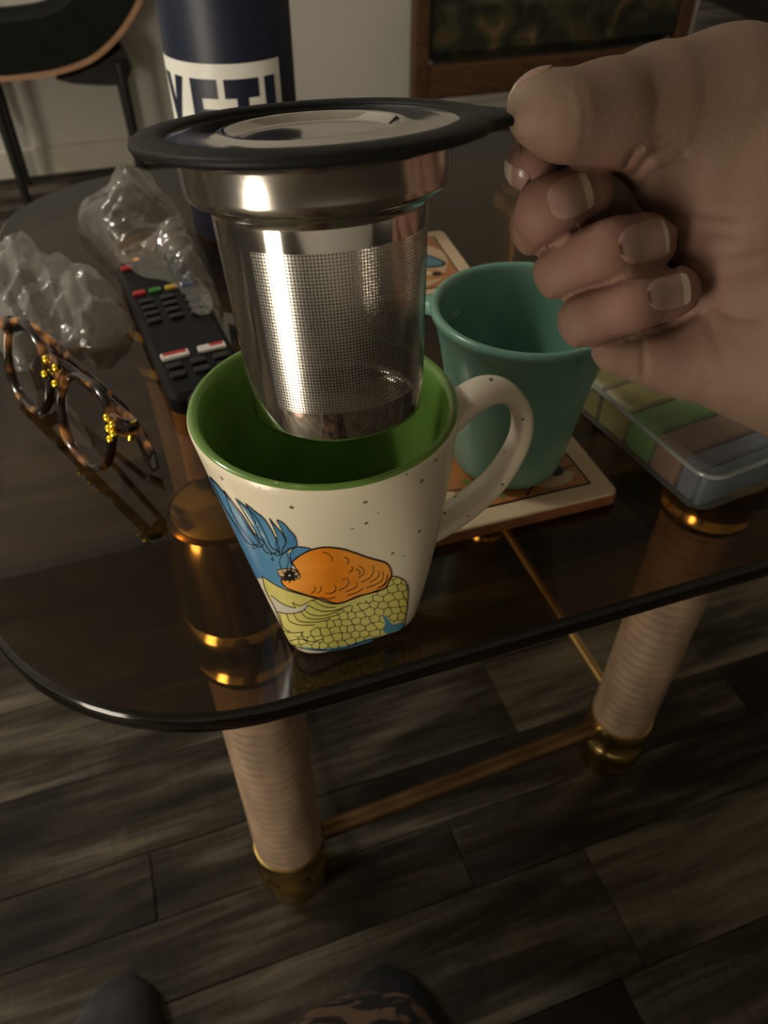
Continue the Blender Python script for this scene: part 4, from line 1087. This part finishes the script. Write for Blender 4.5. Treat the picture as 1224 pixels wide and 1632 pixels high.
for nm, p0_, p1_ in zip(names, ps[:-1], ps[1:]):
    cc = bc + bl * ((p0_ + p1_) / 2) + ZZ * .0022
    mesh('bin', *slab(cc, BWd - .008, max(p1_ - p0_ - .0016, .004), BHt - .0062, bs, bl, ZZ, r=.0019, rz=.0012), M['bin_' + nm], boxE, label='%s plastic bin' % nm, sharp=40)
rp = []
for cx, cy, a in ((1, 1, 0), (-1, 1, 90), (-1, -1, 180), (1, -1, 270)):
    for t in np.linspace(0, 90, 8):
        an = math.radians(a + t); rp.append(bc + bs * (cx * (BWd / 2 - .010) + .0104 * math.cos(an)) + bl * (cy * (BL / 2 - .010) + .0104 * math.sin(an)) + ZZ * (BHt - .003))
M['rim_clear'] = sheet('clear_rim_plastic', (0.7, 0.72, 0.7), (0.5, 0.52, 0.5), 0.55, 0.14, 1.45)
mesh('lid_rim', *tube(np.array(rp), .0012, n=8, up=ZZ, closed=True), M['rim_clear'], boxE, label='pale raised rim of the lid')
cp = bc - bs * (BWd / 2 + .0005) + bl * (BL / 2 - .040) + ZZ * .010
mesh('latch', *slab(cp, .0016, .018, .0165, bs, bl, ZZ, r=.0007, rz=.0005), M['rim_clear'], boxE, label='clear snap latch', sharp=40)

# ------------------------------------------------------------------ shell chair by the wall
nl = atz(45, 325, 0); chN = VV
def side(x, y, off=0.0): return atplane(x, y, nl + VV * off, VV)
CD = 0.20
chair = thing('shell_chair', 'low black upholstered chair with bent plywood shell by the left wall', 'chair', nl + UU * .12 + VV * CD / 2)
prof = [(-60, 128), (0, 131), (60, 125), (105, 116), (150, 98), (185, 68), (208, 38), (226, 5), (240, -40), (250, -90), (256, -150)]
edge = smoothpts([side(x, y) for x, y in prof], 40)
def shell(P, d0, d1, t, nm, m, parent, inset=0.0, label=None):
    tg = np.gradient(P, axis=0); nm_ = np.cross(tg, VV); nm_ /= np.linalg.norm(nm_, axis=1)[:, None]
    nm_ *= np.sign(nm_[0][2]) if nm_[0][2] != 0 else 1
    A = P + nm_ * inset; B = A + nm_ * t; cols_ = 7; V = []
    for base_ in (A, B):
        for c_ in np.linspace(0, 1, cols_):
            bow = .012 * (1 - (2 * c_ - 1) ** 2)
            V.append(base_ + VV * (d0 + (d1 - d0) * c_) - nm_ * bow)
    k = len(P); V = np.vstack(V); f = []
    for s_i in (0, cols_ * k):
        for c_ in range(cols_ - 1):
            for i in range(k - 1):
                a = s_i + c_ * k + i; q = (a, a + 1, a + k + 1, a + k); f.append(q if s_i else q[::-1])
    o_ = cols_ * k
    for i in range(k - 1):
        f.append((i, i + 1, o_ + i + 1, o_ + i)); a = (cols_ - 1) * k; f.append((a + i, o_ + a + i, o_ + a + i + 1, a + i + 1))
    for c_ in range(cols_ - 1):
        a, b = c_ * k, (c_ + 1) * k; f.append((a, o_ + a, o_ + b, b)); f.append((a + k - 1, b + k - 1, o_ + b + k - 1, o_ + a + k - 1))
    return mesh(nm, V, f, m, parent, label=label, sharp=40)
shell(edge, 0, CD, .012, 'plywood_shell', M['plywood'], chair, label='bent plywood shell')
shell(edge, .006, CD - .006, .100, 'cushion', M['chair_black'], chair, .0125, label='black padded cushion')
def vleg(foot, h, lean=(0, 0, 0), r0=.010, r1=.013):
    foot = np.array(foot); P = np.array([foot + (ZZ * h + np.array(lean)) * t for t in np.linspace(0, 1, 5)])
    return mesh('leg', *tube(P, np.linspace(r0, r1, 5), n=14), M['chair_leg'], chair)
zl = float(side(20, 133)[2]); rr_ = side(205, 180); zr = float(side(190, 95)[2])
foots = [nl, nl + VV * .14]
for f_ in foots: vleg((f_[0], f_[1], 0), zl + .004)
rl = side(196, 130); 
for o_ in (0, .14):
    p = rl + VV * o_; vleg((p[0], p[1], 0), zr - .004)
ug = [side(90, 130), side(115, 137), side(160, 140), side(203, 140), side(212, 110), side(196, 80), side(160, 106), side(120, 124)]
V, f = poly_patch([p + VV * .02 for p in ug], CD - .06, VV); mesh('under_frame', V, f, M['chair_leg'], chair, smooth=False, label='black frame under the shell')

# ------------------------------------------------------------------ wooden armchair by the wall
AV = atz(672, 236, 0) @ VV
def fr(x, y): return atplane(x, y, uv(0, AV), VV)
AW0, AW1 = fr(661, 100) @ UU, fr(1097, 60) @ UU
ADp = 0.24
armch = thing('armchair', 'dark wooden armchair with olive floral cushions by the back wall', 'armchair', uv((AW0 + AW1) / 2, AV + ADp / 2, 0))
def ab(nm, u0, u1, v0, v1, z0_, z1_, m, label=None, rz=.006): return mesh(nm, *slab(uv((u0 + u1) / 2, (v0 + v1) / 2, z0_), u1 - u0, v1 - v0, z1_ - z0_, r=.004, rz=rz), m, armch, label=label, sharp=40)
zt = float(fr(900, 88)[2]); zb = float(fr(900, 139)[2]); pw = .042
for u0 in (AW0, AW1 - pw):
    for v0 in (AV, AV + ADp - pw): ab('leg', u0, u0 + pw, v0, v0 + pw, 0, .56, M['dark_wood'], 'square dark wooden post')
    ab('arm', u0 - .006, u0 + pw + .006, AV - .02, AV + ADp, .561, .59, M['dark_wood'])
ab('front_rail', AW0 + pw, AW1 - pw, AV + .004, AV + .03, zb, zt, M['dark_wood'], 'dark wooden front rail')
ab('back_rail', AW0 + pw, AW1 - pw, AV + ADp - .03, AV + ADp - .004, zb, zt, M['dark_wood'])
nb_ = 3; cw = (AW1 - AW0 - 2 * pw) 
ab('seat_cushion', AW0 + pw + .003, AW1 - pw - .003, AV + .012, AV + ADp - .04, zt + .001, zt + .16, M['floral'], 'dark floral seat cushion', rz=.03)
ab('back_cushion', AW0 + pw + .003, AW1 - pw - .003, AV + ADp - .10, AV + ADp - .005, zt + .162, .86, M['floral'], 'dark floral back cushion', rz=.03)

# ------------------------------------------------------------------ the viewer's feet
def slipper(name, label, toe, length, width, height, m, grp, yaw):
    d = np.array([math.sin(yaw), math.cos(yaw), 0.0]); sd = np.array([d[1], -d[0], 0]); toe = np.asarray(toe, float)
    t = thing(name, label, 'slipper', toe - d * length / 2, grp)
    n = 28; V = []
    for i, s in enumerate(np.linspace(0, 1, 24)):
        c = toe - d * length * s; wv = width / 2 * (math.sqrt(max(0, 1 - (1 - min(s / .38, 1)) ** 2)) * (1 - .28 * max(0, s - .38) / .62)) * (1 if s < .85 else math.sqrt(max(0.02, 1 - ((s - .85) / .15) ** 2)))
        hv = height * (.38 + .62 * min(1, s / .45) ** 1.2) * math.sqrt(max(0.02, min(1, s / .06))) * (1 if s < .9 else math.sqrt(max(.05, 1 - ((s - .9) / .1) ** 2)))
        for k_ in range(n):
            a = 2 * math.pi * k_ / n; V.append(c + sd * wv * np.sign(math.cos(a)) * abs(math.cos(a)) ** .8 + ZZ * (.008 + hv * max(-.02, math.sin(a)) ** 1 if math.sin(a) > 0 else .008))
    V = np.array(V); mesh('upper', V, grid_faces(24, n, True) + [tuple(range(n)), tuple(range(23 * n, 24 * n))[::-1]], m, t, sharp=60)
    S = []
    for s in np.linspace(0.0, 1, 24):
        wv = width / 2 * 1.03 * (math.sqrt(max(0, 1 - (1 - min(s / .38, 1)) ** 2)) * (1 - .28 * max(0, s - .38) / .62)) * (1 if s < .85 else math.sqrt(max(0.02, 1 - ((s - .85) / .15) ** 2)))
        S.append((s, max(wv, .002)))
    ring = [toe - d * length * s + sd * w_ for s, w_ in S] + [toe - d * length * s - sd * w_ for s, w_ in S[::-1]]
    V, f = poly_patch([p + ZZ * .0005 for p in ring], .0085, ZZ); mesh('sole', V, f, M['sole'], t, smooth=False)
    return t
tk = atz(620, 1540, .02); tk[2] = 0
slipper('slipper', 'black slipper at the bottom edge below the leopard print trouser hem', tk + np.array([0, .006, 0]), .25, .098, .062, M['slipper_black'], 'slippers on the plank floor', .03)
tg_ = atz(205, 1556, .02); tg_[2] = 0
slipper('slipper', 'grey slipper with its toe at the bottom left on the planks', tg_ + np.array([0, .006, 0]), .25, .088, .055, M['slipper_grey'], 'slippers on the plank floor', .06)
hem = atz(580, 1712, .10)
P = smoothpts([hem + np.array([.004, -.022, -.012]), hem + np.array([0, -.045, .05]), hem + np.array([-.01, -.15, .19]), hem + np.array([-.02, -.30, .34])], 24)
tang = np.gradient(P, axis=0); V = []; n = 48
for i, p in enumerate(P):
    x, y, a = frame_of(tang[i], (1, 0, 0))
    for k_ in range(n):
        an = 2 * math.pi * k_ / n; r = (.070 + .018 * i / 23) * (1 + .035 * math.sin(5 * an + i * .35) + .02 * math.sin(9 * an - i * .5)); V.append(p + (x * math.cos(an) + y * math.sin(an)) * r)
V = np.array(V)
mid = V.reshape(24, n, 3).mean(1, keepdims=True); Vin = (mid + (V.reshape(24, n, 3) - mid) * .965).reshape(-1, 3)
f = grid_faces(24, n, True); k_ = len(V); f += [tuple(i + k_ for i in q[::-1]) for q in grid_faces(24, n, True)] + [(j, k_ + j, k_ + (j + 1) % n, (j + 1) % n) for j in range(n)] + [((23 * n) + (j + 1) % n, k_ + 23 * n + (j + 1) % n, k_ + 23 * n + j, 23 * n + j) for j in range(n)]
tag(mesh('trouser_leg', np.vstack([V, Vin]), f, M['leopard'], sharp=70), 'leopard print trouser leg hem above the black slipper', 'trousers')

# ------------------------------------------------------------------ paper column lamp (outside the picture, left of the viewer)
def glow(name, color, strength):
    m = bpy.data.materials.new(name); m.use_nodes = True
    n, l = nodes_of(m); b = n['Principled BSDF']; b.inputs['Base Color'].default_value = (0.8, 0.72, 0.58, 1); b.inputs['Roughness'].default_value = 0.9
    b.inputs['Emission Color'].default_value = (*color, 1); b.inputs['Emission Strength'].default_value = strength
    return m
lampE = thing('floor_lamp', 'cream paper column lamp standing on the floor left of the viewer', 'lamp', (LAMP[0], LAMP[1], 0))
lb = (LAMP[0], LAMP[1], 0)
mesh('base', *lathe([(0, .0005), (.14, .0005), (.145, .006), (.14, .02), (.02, .03), (.012, .035), (.012, .14)], lb, n=48), M['dark_wood'], lampE, sharp=40)
mesh('lamp_shade', *lathe([(.010, .141), (.155, .141), (.16, .145), (.16, .74), (.155, .745), (.010, .745)], lb, n=48), glow('lit_paper_shade', (1.0, 0.89, 0.71), LAMP_POWER), lampE, sharp=40)
